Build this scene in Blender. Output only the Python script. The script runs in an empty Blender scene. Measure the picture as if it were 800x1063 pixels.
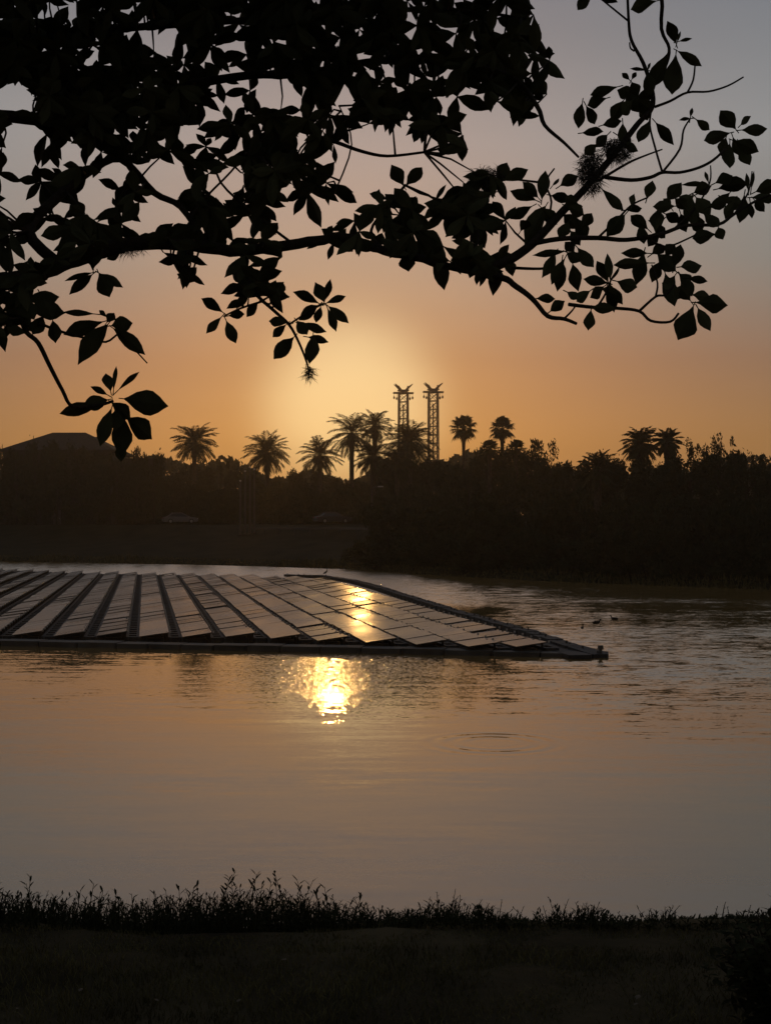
import bpy, math, random
from mathutils import Vector, Matrix
R = math.radians
rnd = random.Random(7)
S = bpy.context.scene
COL = S.collection

# ------------------------------------------------------------------ camera
F_PX, W_PX, H_PX = 1400.0, 800.0, 1063.0
CAM_H = 4.0                                   # above the lake (water is z = 0)
PITCH = math.atan((547 - H_PX / 2) / F_PX)    # horizon sits at row 547
cd = bpy.data.cameras.new('camera'); cam = bpy.data.objects.new('camera', cd); COL.objects.link(cam)
cam.location = (0, 0, CAM_H); cam.rotation_euler = (R(90) + PITCH, 0, 0)
cd.sensor_fit = 'VERTICAL'; cd.sensor_height = 24.0; cd.lens = 24.0 * F_PX / H_PX
cd.clip_start = 0.05; cd.clip_end = 6000
S.camera = cam
FWD = Vector((0, math.cos(PITCH), math.sin(PITCH))); UP = Vector((0, -math.sin(PITCH), math.cos(PITCH)))
RIGHT = Vector((1, 0, 0))
def at(x, y, D):
    return Vector((0, 0, CAM_H)) + D * (FWD + RIGHT * ((x - W_PX / 2) / F_PX) + UP * ((H_PX / 2 - y) / F_PX))

# ------------------------------------------------------------------ light
SUN_EL, SUN_AZ = R(6.05), R(-2.2)             # azimuth measured from +Y towards +X
SUN_DIR = Vector((math.sin(SUN_AZ) * math.cos(SUN_EL), math.cos(SUN_AZ) * math.cos(SUN_EL), math.sin(SUN_EL)))
sl = bpy.data.lights.new('sun', 'SUN'); sun = bpy.data.objects.new('sun', sl); COL.objects.link(sun)
sl.energy = 0.065; sl.angle = R(0.8); sl.color = (1.0, 0.52, 0.15)
sun.location = (0, 0, 80)
sun.rotation_euler = (-SUN_DIR).to_track_quat('-Z', 'Y').to_euler()

w = bpy.data.worlds.new('World'); S.world = w; w.use_nodes = True
nt = w.node_tree; N = nt.nodes; L = nt.links
for n in list(N): N.remove(n)
def nd(tree, kind, **kw):
    n = tree.nodes.new(kind)
    for k, v in kw.items(): setattr(n, k, v)
    return n
def mth(tree, op, a, b=None, clamp=False):
    n = tree.nodes.new('ShaderNodeMath'); n.operation = op; n.use_clamp = clamp
    for i, v in enumerate((a, b)):
        if v is None: continue
        if isinstance(v, (int, float)): n.inputs[i].default_value = v
        else: tree.links.new(v, n.inputs[i])
    return n.outputs[0]
def srgb(r, g, b):
    def f(c):
        c /= 255.0
        return c / 12.92 if c <= 0.04045 else ((c + 0.055) / 1.055) ** 2.4
    return (f(r), f(g), f(b), 1.0)
def ramp(tree, fac, stops, interp='LINEAR'):
    n = tree.nodes.new('ShaderNodeValToRGB'); n.color_ramp.interpolation = interp
    e = n.color_ramp.elements
    while len(e) > 1: e.remove(e[-1])
    e[0].position = stops[0][0]; e[0].color = stops[0][1]
    for p, c in stops[1:]:
        k = e.new(p); k.color = c
    tree.links.new(fac, n.inputs[0]); return n.outputs[0]
out = nd(nt, 'ShaderNodeOutputWorld'); bg = nd(nt, 'ShaderNodeBackground')
sky = nd(nt, 'ShaderNodeTexSky', sky_type='NISHITA'); sky.sun_disc = False
sky.sun_elevation = SUN_EL; sky.sun_rotation = SUN_AZ; sky.dust_density = 4.0; sky.air_density = 1.2; sky.altitude = 0
tc = nd(nt, 'ShaderNodeTexCoord'); dirv = tc.outputs['Generated']
sep = nd(nt, 'ShaderNodeSeparateXYZ'); L.new(dirv, sep.inputs[0])
dot = nd(nt, 'ShaderNodeVectorMath', operation='DOT_PRODUCT'); L.new(dirv, dot.inputs[0]); dot.inputs[1].default_value = (math.sin(R(-1.5)) * math.cos(R(5.0)), math.cos(R(-1.5)) * math.cos(R(5.0)), math.sin(R(5.0)))   # glow centre set off from the sun, imitating a lens-shifted glow
ang = mth(nt, 'ARCCOSINE', mth(nt, 'MINIMUM', dot.outputs['Value'], 0.999999))          # radians from the glow centre
el = mth(nt, 'ARCSINE', sep.outputs['Z'])                                               # elevation, radians
elf = mth(nt, 'DIVIDE', el, R(90), clamp=True)
def e_(d): return d / 90.0
base = ramp(nt, elf, [(0, (.36, .175, .045, 1)), (e_(3.5), (.302, .157, .058, 1)), (e_(7), (.200, .127, .092, 1)), (e_(11), (.180, .196, .192, 1)),
                      (e_(16), (.226, .248, .262, 1)), (e_(21.5), (.158, .180, .210, 1)), (e_(35), (.115, .130, .160, 1)), (1, (.050, .062, .085, 1))])
def gauss(sig, p=2.0):
    return mth(nt, 'EXPONENT', mth(nt, 'MULTIPLY', mth(nt, 'POWER', mth(nt, 'DIVIDE', ang, R(sig)), p), -1.0))
def scaled(col, fac):
    n = nd(nt, 'ShaderNodeVectorMath', operation='SCALE')
    if isinstance(col, tuple): n.inputs[0].default_value = col[:3]
    else: L.new(col, n.inputs[0])
    if isinstance(fac, (int, float)): n.inputs['Scale'].default_value = fac
    else: L.new(fac, n.inputs['Scale'])
    return n.outputs[0]
def add(a, b):
    n = nd(nt, 'ShaderNodeVectorMath', operation='ADD'); L.new(a, n.inputs[0]); L.new(b, n.inputs[1]); return n.outputs[0]
back = mth(nt, 'MAXIMUM', mth(nt, 'ADD', mth(nt, 'MULTIPLY', sep.outputs['Y'], 0.5), 0.5), 0.0)
basec = scaled(base, mth(nt, 'ADD', mth(nt, 'MULTIPLY', back, 0.65), 0.35))
skyc = add(basec, scaled(sky.outputs[0], 0.003))
skyc = add(skyc, scaled((0.37, 0.365, 0.205), gauss(3.7, 4.0)))
skyc = add(skyc, scaled((0.030, 0.050, 0.0), gauss(7.0, 1.6)))
skyc = add(skyc, scaled((0.225, 0.045, 0.004), gauss(13.0)))
# faint uneven bands of evening haze
smap = nd(nt, 'ShaderNodeMapping'); smap.inputs['Scale'].default_value = (1.5, 1.5, 14); L.new(dirv, smap.inputs[0])
sn = nd(nt, 'ShaderNodeTexNoise'); sn.inputs['Scale'].default_value = 1.6; sn.inputs['Detail'].default_value = 4; L.new(smap.outputs[0], sn.inputs['Vector'])
skyc = scaled(skyc, mth(nt, 'ADD', mth(nt, 'MULTIPLY', sn.outputs['Fac'], 0.14), 0.93))
L.new(skyc, bg.inputs[0]); bg.inputs[1].default_value = 1.06; L.new(bg.outputs[0], out.inputs[0])

S.view_settings.view_transform = 'Standard'; S.view_settings.look = 'None'
S.view_settings.exposure = 0.0; S.view_settings.gamma = 1.0; S.view_settings.use_curve_mapping = False
S.cycles.max_bounces = 6; S.cycles.diffuse_bounces = 2; S.cycles.glossy_bounces = 3; S.cycles.transmission_bounces = 2
S.cycles.volume_bounces = 0; S.cycles.transparent_max_bounces = 4
S.cycles.sample_clamp_indirect = 6.0; S.cycles.caustics_reflective = False; S.cycles.caustics_refractive = False
S.cycles.use_denoising = True

# ------------------------------------------------------------------ helpers
class MB:
    def __init__(s): s.v = []; s.f = []
    def quad(s, a, b, c, d):
        i = len(s.v); s.v += [tuple(a), tuple(b), tuple(c), tuple(d)]; s.f.append((i, i + 1, i + 2, i + 3))
    def tri(s, a, b, c):
        i = len(s.v); s.v += [tuple(a), tuple(b), tuple(c)]; s.f.append((i, i + 1, i + 2))
    def box(s, c, size, M=None, bev=0.0):
        hx, hy, hz = size[0] / 2, size[1] / 2, size[2] / 2
        b = min(bev, hx * .9, hy * .9)
        ring = [(-hx + b, -hy), (hx - b, -hy), (hx, -hy + b), (hx, hy - b), (hx - b, hy), (-hx + b, hy), (-hx, hy - b), (-hx, -hy + b)] if b > 0 else [(-hx, -hy), (hx, -hy), (hx, hy), (-hx, hy)]
        n = len(ring); i = len(s.v); c = Vector(c)
        for z in (-hz, hz):
            for (x, y) in ring:
                p = Vector((x, y, z)); p = (M @ p if M else p) + c; s.v.append(tuple(p))
        s.f.append(tuple(range(i + n - 1, i - 1, -1))); s.f.append(tuple(range(i + n, i + 2 * n)))
        for k in range(n):
            k2 = (k + 1) % n; s.f.append((i + k, i + k2, i + n + k2, i + n + k))
    def tube(s, pts, rad, sides=8, caps=True):
        pts = [Vector(p) for p in pts]; n = len(pts)
        if isinstance(rad, (int, float)): rad = [rad] * n
        i0 = len(s.v); prev = None
        for k, p in enumerate(pts):
            t = (pts[min(k + 1, n - 1)] - pts[max(k - 1, 0)]).normalized()
            if prev is None:
                a = Vector((0, 0, 1)) if abs(t.z) < .9 else Vector((1, 0, 0)); u = t.cross(a).normalized()
            else:
                u = (prev - t * prev.dot(t)).normalized()
            v = t.cross(u); prev = u
            for j in range(sides):
                an = 2 * math.pi * j / sides; s.v.append(tuple(p + (u * math.cos(an) + v * math.sin(an)) * rad[k]))
        for k in range(n - 1):
            for j in range(sides):
                a = i0 + k * sides + j; b = i0 + k * sides + (j + 1) % sides
                s.f.append((a, b, b + sides, a + sides))
        if caps:
            s.f.append(tuple(range(i0 + sides - 1, i0 - 1, -1))); s.f.append(tuple(range(i0 + (n - 1) * sides, i0 + n * sides)))
    def build(s, name, mat, parent=None, smooth=False, loc=None):
        me = bpy.data.meshes.new(name); me.from_pydata(s.v, [], s.f); me.update()
        if smooth: me.polygons.foreach_set('use_smooth', [True] * len(me.polygons))
        me.materials.append(mat); o = bpy.data.objects.new(name, me); COL.objects.link(o)
        if parent: o.parent = parent
        if loc is not None: o.location = loc
        return o
def tag(o, label=None, cat=None, group=None, kind=None):
    if label: o['label'] = label
    if cat: o['category'] = cat
    if group: o['group'] = group
    if kind: o['kind'] = kind
    return o
def empty(name, loc, label, cat, group=None, rz=0.0):
    o = bpy.data.objects.new(name, None); COL.objects.link(o); o.location = loc; o.rotation_euler = (0, 0, rz)
    o.empty_display_size = .2
    return tag(o, label, cat, group)
def copy_tree(o, parent=None):
    c = o.copy(); COL.objects.link(c); c.parent = parent
    for ch in list(o.children): copy_tree(ch, c)
    return c
def mat(name, col, rough=.7, var=.35, scale=6.0, spec=.3, metal=0.0, bump=0.0, bscale=20.0):
    m = bpy.data.materials.new(name); m.use_nodes = True; t = m.node_tree; b = t.nodes['Principled BSDF']
    tcn = t.nodes.new('ShaderNodeTexCoord'); no = t.nodes.new('ShaderNodeTexNoise'); no.inputs['Scale'].default_value = scale; no.inputs['Detail'].default_value = 4
    t.links.new(tcn.outputs['Object'], no.inputs['Vector'])
    lo = tuple(c * (1 - var) for c in col) + (1,); hi = tuple(min(1, c * (1 + var)) for c in col) + (1,)
    c = ramp(t, no.outputs['Fac'], [(.3, lo), (.7, hi)]); t.links.new(c, b.inputs['Base Color'])
    b.inputs['Roughness'].default_value = rough; b.inputs['Specular IOR Level'].default_value = spec; b.inputs['Metallic'].default_value = metal
    if bump > 0:
        n2 = t.nodes.new('ShaderNodeTexNoise'); n2.inputs['Scale'].default_value = bscale; n2.inputs['Detail'].default_value = 5
        t.links.new(tcn.outputs['Object'], n2.inputs['Vector'])
        bp = t.nodes.new('ShaderNodeBump'); bp.inputs['Strength'].default_value = bump; bp.inputs['Distance'].default_value = .02
        t.links.new(n2.outputs['Fac'], bp.inputs['Height']); t.links.new(bp.outputs[0], b.inputs['Normal'])
    return m
M_SOIL = mat('lawn_soil', (.055, .044, .024), .95, .5, 1.2, .05, bump=.6, bscale=8)
def bank_cover(m):
    # the far bank is rough dark turf, the near lawn dry and worn: blend by distance from the lake's middle
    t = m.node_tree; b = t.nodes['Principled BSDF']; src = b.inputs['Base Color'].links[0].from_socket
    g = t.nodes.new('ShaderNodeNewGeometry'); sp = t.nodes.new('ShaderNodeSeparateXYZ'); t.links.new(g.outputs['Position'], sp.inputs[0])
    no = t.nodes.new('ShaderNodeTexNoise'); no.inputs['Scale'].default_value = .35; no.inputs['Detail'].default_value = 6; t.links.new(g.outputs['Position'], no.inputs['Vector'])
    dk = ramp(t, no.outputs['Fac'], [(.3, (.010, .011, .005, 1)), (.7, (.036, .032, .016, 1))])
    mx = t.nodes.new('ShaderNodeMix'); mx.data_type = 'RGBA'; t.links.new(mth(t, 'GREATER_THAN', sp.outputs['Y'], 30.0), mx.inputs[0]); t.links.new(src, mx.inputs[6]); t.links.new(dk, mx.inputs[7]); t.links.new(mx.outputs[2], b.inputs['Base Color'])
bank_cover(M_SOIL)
M_GRASS = mat('grass_blade', (.115, .098, .042), .9, .5, 3, .03)
M_WEED = mat('weed_leaf', (.032, .034, .016), .9, .4, 5, .03)
M_LEAF = mat('broad_leaf', (.062, .064, .030), .75, .4, 9, .06)
M_BARK = mat('bark', (.050, .040, .030), .95, .4, 12, .05, bump=.8, bscale=40)
M_MOSS = mat('air_plant_moss', (.060, .056, .044), .95, .3, 30, .02)
M_CROWN = mat('tree_foliage', (.038, .044, .020), .9, .4, .8, .04)
M_PALM = mat('palm_frond', (.045, .050, .022), .8, .3, 1.5, .06)
M_PTRUNK = mat('palm_trunk', (.080, .062, .045), .95, .35, 3, .05, bump=.8, bscale=6)
M_STEEL = mat('painted_steel', (.08, .068, .058), .6, .2, .6, .3)
M_WALL = mat('house_wall', (.045, .038, .032), .9, .15, .4, .2)
M_ROOF = mat('roof_shingle', (.040, .034, .030), .9, .3, 2.5, .1, bump=.5, bscale=6)
M_GLASS = mat('window_glass', (.02, .022, .025), .1, .2, .5, .5)
M_TRIM = mat('white_trim', (.55, .52, .48), .6, .1, 2, .3)
M_ASPH = mat('asphalt', (.045, .043, .041), .9, .3, 1.5, .2)
M_PAINT = mat('car_paint', (.15, .15, .155), .3, .05, 3, .5, metal=.2)
M_TYRE = mat('tyre_rubber', (.02, .02, .02), .9, .2, 20, .1)
M_RIM = mat('wheel_rim', (.4, .4, .4), .35, .1, 9, .5, metal=.8)
M_LAMP = mat('lamp_lens', (.6, .55, .5), .2, .1, 9, .5)
M_FLOAT = mat('float_plastic', (.045, .042, .040), .7, .4, 1.5, .25, bump=.3, bscale=10)
M_DECK = mat('deck_plastic', (.085, .075, .064), .7, .45, .9, .25, bump=.4, bscale=7)
M_BRACK = mat('aluminium_clamp', (.5, .47, .43), .4, .2, 9, .5, metal=.5)
M_BIRD = mat('dark_plumage', (.035, .03, .028), .8, .4, 14, .1)
M_DEAD = mat('dry_leaf', (.14, .11, .08), .8, .3, 30, .15)

# solar panel: dark glass with cell grid and dust
def panel_mat():
    m = bpy.data.materials.new('panel_glass'); m.use_nodes = True; t = m.node_tree; b = t.nodes['Principled BSDF']
    g = t.nodes.new('ShaderNodeNewGeometry'); tcn = t.nodes.new('ShaderNodeTexCoord'); oi = t.nodes.new('ShaderNodeObjectInfo')
    n1 = t.nodes.new('ShaderNodeTexNoise'); n1.inputs['Scale'].default_value = .35; n1.inputs['Detail'].default_value = 4
    t.links.new(g.outputs['Position'], n1.inputs['Vector'])
    n2 = t.nodes.new('ShaderNodeTexNoise'); n2.inputs['Scale'].default_value = 5; n2.inputs['Detail'].default_value = 5
    t.links.new(g.outputs['Position'], n2.inputs['Vector'])
    c = ramp(t, n2.outputs['Fac'], [(.35, (.045, .037, .031, 1)), (.7, (.115, .090, .064, 1))]); t.links.new(c, b.inputs['Base Color'])
    mr = t.nodes.new('ShaderNodeMapRange'); mr.inputs['From Min'].default_value = .3; mr.inputs['From Max'].default_value = .7
    mr.inputs['To Min'].default_value = .15; mr.inputs['To Max'].default_value = .30
    t.links.new(n1.outputs['Fac'], mr.inputs['Value']); t.links.new(mr.outputs[0], b.inputs['Roughness'])
    b.inputs['Specular IOR Level'].default_value = .17
    b.inputs['Coat Weight'].default_value = .6; b.inputs['Coat Roughness'].default_value = .48; b.inputs['Coat IOR'].default_value = 1.4
    return m
M_PANEL = panel_mat()

# ------------------------------------------------------------------ setting: ground sheet, lake, road
FS = [(-900, 210), (-300, 190), (-110, 172), (-44.4, 156), (-20, 143), (-4.7, 130), (4, 113), (11.4, 101), (18.4, 93), (24.6, 87), (45, 72), (90, 52), (160, 20), (240, -40), (300, -120)]
def fs(x):
    if x <= FS[0][0]: return FS[0][1]
    for (a, b), (c, d) in zip(FS, FS[1:]):
        if x <= c: return b + (d - b) * (x - a) / (c - a)
    return FS[-1][1]
def lerp_tab(tab, s):
    if s <= tab[0][0]: return tab[0][1]
    for (a, b), (c, d) in zip(tab, tab[1:]):
        if s <= c: return b + (d - b) * (s - a) / (c - a)
    return tab[-1][1]
NEAR = [(-1e3, 2.9), (-60, 2.6), (0, 2.36), (5.55, 2.35), (5.9, 2.26), (7, 1.65), (9, .45), (10, -.15), (13, -1.5), (20, -2.5)]
BANK = [(-20, -2.5), (-6, -1.5), (0, 0), (1.5, .45), (10, 1.3), (22, 2.5), (30, 4.15), (34, 4.25), (46, 4.25), (60, 4.4), (200, 6), (900, 9)]
def near_edge(x): return .08 * math.sin(x * 1.7) + .05 * math.sin(x * 4.1 + 1) + .012 * x * x * (1 if abs(x) < 20 else 20 / abs(x))
def gz(x, y):
    zn = lerp_tab(NEAR, y - near_edge(x) * (1 if y > 4.5 else 0)); zf = lerp_tab(BANK, y - fs(x))
    return max(zn, zf)
def axis(parts):
    a = []
    for (lo, hi, st) in parts:
        n = max(1, int(round((hi - lo) / st))); a += [lo + (hi - lo) * i / n for i in range(n)]
    return a + [parts[-1][1]]
XS = axis([(-1200, -300, 90), (-300, -80, 14), (-80, -12, 3), (-12, -4, 1), (-4, 4, .25), (4, 12, 1), (12, 60, 2.5), (60, 300, 14), (300, 1200, 90)])
YS = axis([(-300, -20, 40), (-20, 2, 2.5), (2, 5, .4), (5, 11, .17), (11, 20, 1.5), (20, 80, 4), (80, 215, 1.6), (215, 320, 10), (320, 1600, 128)])
def ground():
    b = MB(); nx = len(XS)
    for y in YS:
        for x in XS:
            j = 0
            if -300 < x < 300 and y < 20: j = .012 * math.sin(x * 9 + y * 7) + .010 * math.sin(x * 23 - y * 17)
            elif y > 60: j = .10 * math.sin(x * .9 + y * .6) + .07 * math.sin(x * 2.3 - y * 1.7)
            b.v.append((x, y, gz(x, y) + j))
    for r in range(len(YS) - 1):
        for c in range(nx - 1):
            i = r * nx + c; b.f.append((i, i + 1, i + nx + 1, i + nx))
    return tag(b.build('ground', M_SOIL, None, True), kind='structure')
ground()

RIP = at(512, 771, 25.2); RIP_C = (RIP.x, 4 * F_PX / (771 - 547))
def water_mat():
    m = bpy.data.materials.new('lake_water'); m.use_nodes = True; t = m.node_tree; b = t.nodes['Principled BSDF']; l = t.links
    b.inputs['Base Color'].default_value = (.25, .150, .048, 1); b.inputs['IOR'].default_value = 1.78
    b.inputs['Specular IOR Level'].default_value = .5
    g = t.nodes.new('ShaderNodeNewGeometry'); pos = g.outputs['Position']
    sp = t.nodes.new('ShaderNodeSeparateXYZ'); l.new(pos, sp.inputs[0]); X, Y = sp.outputs['X'], sp.outputs['Y']
    def mapped(sx, sy, rot=0):
        mp = t.nodes.new('ShaderNodeMapping'); mp.inputs['Scale'].default_value = (sx, sy, 1); mp.inputs['Rotation'].default_value = (0, 0, rot); l.new(pos, mp.inputs[0]); return mp.outputs[0]
    def noise(v, sc, det=3, dist=0.0):
        n = t.nodes.new('ShaderNodeTexNoise'); n.inputs['Scale'].default_value = sc; n.inputs['Detail'].default_value = det; n.inputs['Distortion'].default_value = dist; l.new(v, n.inputs['Vector']); return n.outputs['Fac']
    def rng(v, a, b_, c=0.0, d=1.0, sm=True):
        n = t.nodes.new('ShaderNodeMapRange'); n.interpolation_type = 'SMOOTHSTEP' if sm else 'LINEAR'
        for k, q in zip(('From Min', 'From Max', 'To Min', 'To Max'), (a, b_, c, d)): n.inputs[k].default_value = q
        l.new(v, n.inputs['Value']); return n.outputs[0]
    mm = lambda op, a, c=None, cl=False: mth(t, op, a, c, cl)
    wob = mm('MULTIPLY', mm('SUBTRACT', noise(mapped(.12, .05), 1.0, 3), .5), 1.0)
    # wind-ruffled water: right of a line that opens away from the camera, and a patch in the lee of the float's front edge
    xr = mm('SUBTRACT', X, mm('ADD', mm('MULTIPLY', Y, .055), 1.2))
    ruff_r = mm('MULTIPLY', rng(mm('ADD', xr, mm('MULTIPLY', wob, 6.0)), -1.2, 1.6), rng(mm('ADD', Y, mm('MULTIPLY', wob, 14.0)), 25.0, 37.0))
    far = rng(mm('ADD', Y, mm('MULTIPLY', wob, 10.0)), 60, 75)
    fine_lane = rng(mm('ADD', Y, mm('MULTIPLY', wob, 3.0)), 32.2, 33.0)
    big = rng(noise(mapped(.05, .16), 1.0, 4, .4), .42, .62)
    ruffle = mm('MAXIMUM', mm('MULTIPLY', ruff_r, rng(big, 0, 1, .55, 1, False)), mm('MULTIPLY', far, .75))
    ruffle = mm('MAXIMUM', ruffle, mm('MULTIPLY', fine_lane, .03))
    # wave slopes: three scales, plus rings spreading from one spot
    def slope(v, sc, amp, kx=1.0):
        n = t.nodes.new('ShaderNodeTexNoise'); n.inputs['Scale'].default_value = sc; n.inputs['Detail'].default_value = 2; l.new(v, n.inputs['Vector'])
        sub = t.nodes.new('ShaderNodeVectorMath'); sub.operation = 'SUBTRACT'; l.new(n.outputs['Color'], sub.inputs[0]); sub.inputs[1].default_value = (.5, .5, .5)
        ml = t.nodes.new('ShaderNodeVectorMath'); ml.operation = 'MULTIPLY'; l.new(sub.outputs[0], ml.inputs[0]); ml.inputs[1].default_value = (kx, 1, 0)
        scn = t.nodes.new('ShaderNodeVectorMath'); scn.operation = 'SCALE'; l.new(ml.outputs[0], scn.inputs[0])
        if isinstance(amp, (int, float)): scn.inputs['Scale'].default_value = amp
        else: l.new(amp, scn.inputs['Scale'])
        return scn.outputs[0]
    def vadd(a, c):
        n = t.nodes.new('ShaderNodeVectorMath'); n.operation = 'ADD'; l.new(a, n.inputs[0]); l.new(c, n.inputs[1]); return n.outputs[0]
    lx = mm('DIVIDE', mm('ADD', X, 0.95), 2.7); lane = mm('MULTIPLY', fine_lane, mm('EXPONENT', mm('MULTIPLY', mm('MULTIPLY', lx, lx), -1.0)))
    nearlane = rng(Y, 24.0, 39.0); lane = mm('MULTIPLY', mm('MULTIPLY', nearlane, nearlane), mm('EXPONENT', mm('MULTIPLY', mm('MULTIPLY', lx, lx), -1.0)))
    lane = mm('MULTIPLY', lane, rng(noise(mapped(5.5, 8), 1.0, 2), .36, .62, .12, 1.35))
    calm = mm('ADD', mm('MULTIPLY', rng(noise(mapped(.10, .22), 1.0, 3), .40, .62), .75), .45)
    sl = slope(mapped(.45, 2.6, .10), 1.0, mm('MULTIPLY', calm, .055), .25)
    sl = vadd(sl, slope(mapped(.8, 1.5, .1), 1.0, mm('MULTIPLY', ruffle, .16), .5))
    sl = vadd(sl, slope(mapped(2.2, 7.0, -.1), 1.0, mm('ADD', mm('MULTIPLY', ruffle, .26), mm('MULTIPLY', calm, .032)), .5))
    sl = vadd(sl, slope(mapped(9, 14, .2), 1.0, mm('ADD', mm('ADD', mm('MULTIPLY', ruffle, .16), mm('MULTIPLY', calm, .026)), mm('MULTIPLY', lane, .36)), 2.3))
    sl = vadd(sl, slope(mapped(17, 18, .7), 1.0, mm('ADD', mm('MULTIPLY', lane, .50), .014), 2.6)); sl = vadd(sl, slope(mapped(31, 34, .4), 1.0, mm('ADD', mm('MULTIPLY', lane, .34), .012), 2.2))
    bias = t.nodes.new('ShaderNodeCombineXYZ'); l.new(mm('ADD', mm('MULTIPLY', far, mm('MULTIPLY', rng(X, 14, -6), -.08)), mm('MULTIPLY', ruffle, -.05)), bias.inputs[1]); sl = vadd(sl, bias.outputs[0])   # seen edge-on, far waves show the faces turned this way
    dx = mm('SUBTRACT', X, RIP_C[0]); dy = mm('SUBTRACT', Y, RIP_C[1])
    rr = mm('SQRT', mm('ADD', mm('MULTIPLY', dx, dx), mm('MULTIPLY', dy, dy)))
    env = mm('MULTIPLY', mm('MULTIPLY', rng(rr, .15, .9), rng(rr, 1.75, 1.0)), noise(mapped(.9, .9), 1.0, 2))
    rs = mm('DIVIDE', mm('MULTIPLY', mm('MULTIPLY', mm('COSINE', mm('MULTIPLY', rr, 17.0)), env), .06), mm('MAXIMUM', rr, .05))
    cr = t.nodes.new('ShaderNodeCombineXYZ'); l.new(mm('MULTIPLY', dx, rs), cr.inputs[0]); l.new(mm('MULTIPLY', dy, rs), cr.inputs[1]); cr.inputs[2].default_value = 1.0
    nm = t.nodes.new('ShaderNodeVectorMath'); nm.operation = 'NORMALIZE'; l.new(vadd(sl, cr.outputs[0]), nm.inputs[0]); l.new(nm.outputs[0], b.inputs['Normal'])
    l.new(mm('ADD', mm('MULTIPLY', ruffle, .05), .03), b.inputs['Roughness'])
    return m
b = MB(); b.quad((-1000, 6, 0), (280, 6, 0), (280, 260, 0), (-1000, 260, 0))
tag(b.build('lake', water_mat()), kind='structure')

def shore_strip(x0, x1, s0, s1, dz, step=4):
    b = MB(); n = int((x1 - x0) / step)
    for i in range(n):
        a, c = x0 + (x1 - x0) * i / n, x0 + (x1 - x0) * (i + 1) / n
        p = [Vector((xx, fs(xx) + ss, gz(xx, fs(xx) + ss) + dz)) for xx, ss in ((a, s0), (c, s0), (c, s1), (a, s1))]
        b.quad(*p)
    return b
tag(shore_strip(-300, 6, 35.5, 43.5, .22).build('road', M_ASPH), kind='structure')
tag(shore_strip(-300, 6, 35.0, 35.3, .34).build('kerb', M_TRIM), kind='structure')
tag(shore_strip(-300, 6, 39.4, 39.6, .235).build('road_marking', M_TRIM), kind='structure')

# ------------------------------------------------------------------ trees of the far shore
def crown_mb(seed, kind):
    """leaf clumps through the volume of a unit crown (height 1, base at z = 0)"""
    r = random.Random(seed); b = MB(); blobs = []
    if kind == 'bushy':
        for _ in range(26):
            a = r.uniform(0, 6.283); z = r.uniform(.10, .86); rr = .40 * math.sqrt(max(.05, 1 - ((z - .42) / .56) ** 2)) * r.uniform(.35, 1)
            blobs.append((Vector((rr * math.cos(a), rr * math.sin(a), z)), r.uniform(.09, .17)))
        n, ls = 5200, .026
    elif kind == 'shrub':
        for _ in range(26):
            a = r.uniform(0, 6.283); z = r.uniform(.02, .78); rr = r.uniform(.1, .62) * (1 - .45 * z)
            blobs.append((Vector((rr * math.cos(a), rr * math.sin(a), z)), r.uniform(.14, .24)))
        n, ls = 4200, .042
    else:  # airy
        for _ in range(22):
            a = r.uniform(0, 6.283); z = r.uniform(.40, .97); rr = .36 * r.uniform(.2, 1)
            blobs.append((Vector((rr * math.cos(a), rr * math.sin(a), z)), r.uniform(.05, .11)))
        n, ls = 1100, .024
    per = n // len(blobs)
    for c, br in blobs:
        for _ in range(per):
            d = Vector((r.gauss(0, 1), r.gauss(0, 1), r.gauss(0, 1))).normalized() * br * (r.random() ** .38) * (1.0 if r.random() > .12 else r.uniform(1.05, 1.45))
            p = c + d
            if p.z < .01: p.z = r.uniform(.01, .08)
            u = Vector((r.gauss(0, 1), r.gauss(0, 1), r.gauss(0, 1))).normalized(); v = u.cross(Vector((r.gauss(0, 1), r.gauss(0, 1), r.gauss(0, 1)))).normalized()
            k = ls * r.uniform(.6, 1.5)
            b.quad(p - u * k, p + v * k * .45, p + u * k, p - v * k * .45)
    return b, blobs
def trunk_mb(seed, blobs, z0=.0):
    r = random.Random(seed + 99); b = MB()
    pts = [Vector((0, 0, z0 - .03)), Vector((r.uniform(-.02, .02), r.uniform(-.02, .02), .25)), Vector((r.uniform(-.03, .03), 0, .5)), Vector((r.uniform(-.04, .04), 0, .72))]
    b.tube(pts, [.035, .026, .018, .008], 7)
    for c, br in blobs[:12]:
        k = max(.12, min(.6, c.z - .2)); s = pts[1].lerp(pts[2], min(1, max(0, (k - .25) / .25))) if k > .25 else pts[0].lerp(pts[1], max(0, k / .25))
        b.tube([s, s.lerp(c, .5) + Vector((0, 0, -.02)), c], [.013, .008, .003], 5)
    return b
TEMPL = {}
def tree_template(name, seed, kind):
    cb, bl = crown_mb(seed, kind); tb = trunk_mb(seed, bl)
    c = cb.build('crown', M_CROWN); t = tb.build('trunk' if kind != 'shrub' else 'stem', M_BARK, None, True)
    me = (c.data, t.data, name, 'trunk' if kind != 'shrub' else 'stem'); bpy.data.objects.remove(c); bpy.data.objects.remove(t); TEMPL.setdefault(kind, []).append(me)
for i in range(5): tree_template('bushy_tree', 11 + i, 'bushy')
for i in range(4): tree_template('shrub', 31 + i, 'shrub')
for i in range(3): tree_template('airy_tree', 51 + i, 'airy')
tcount = 0
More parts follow.
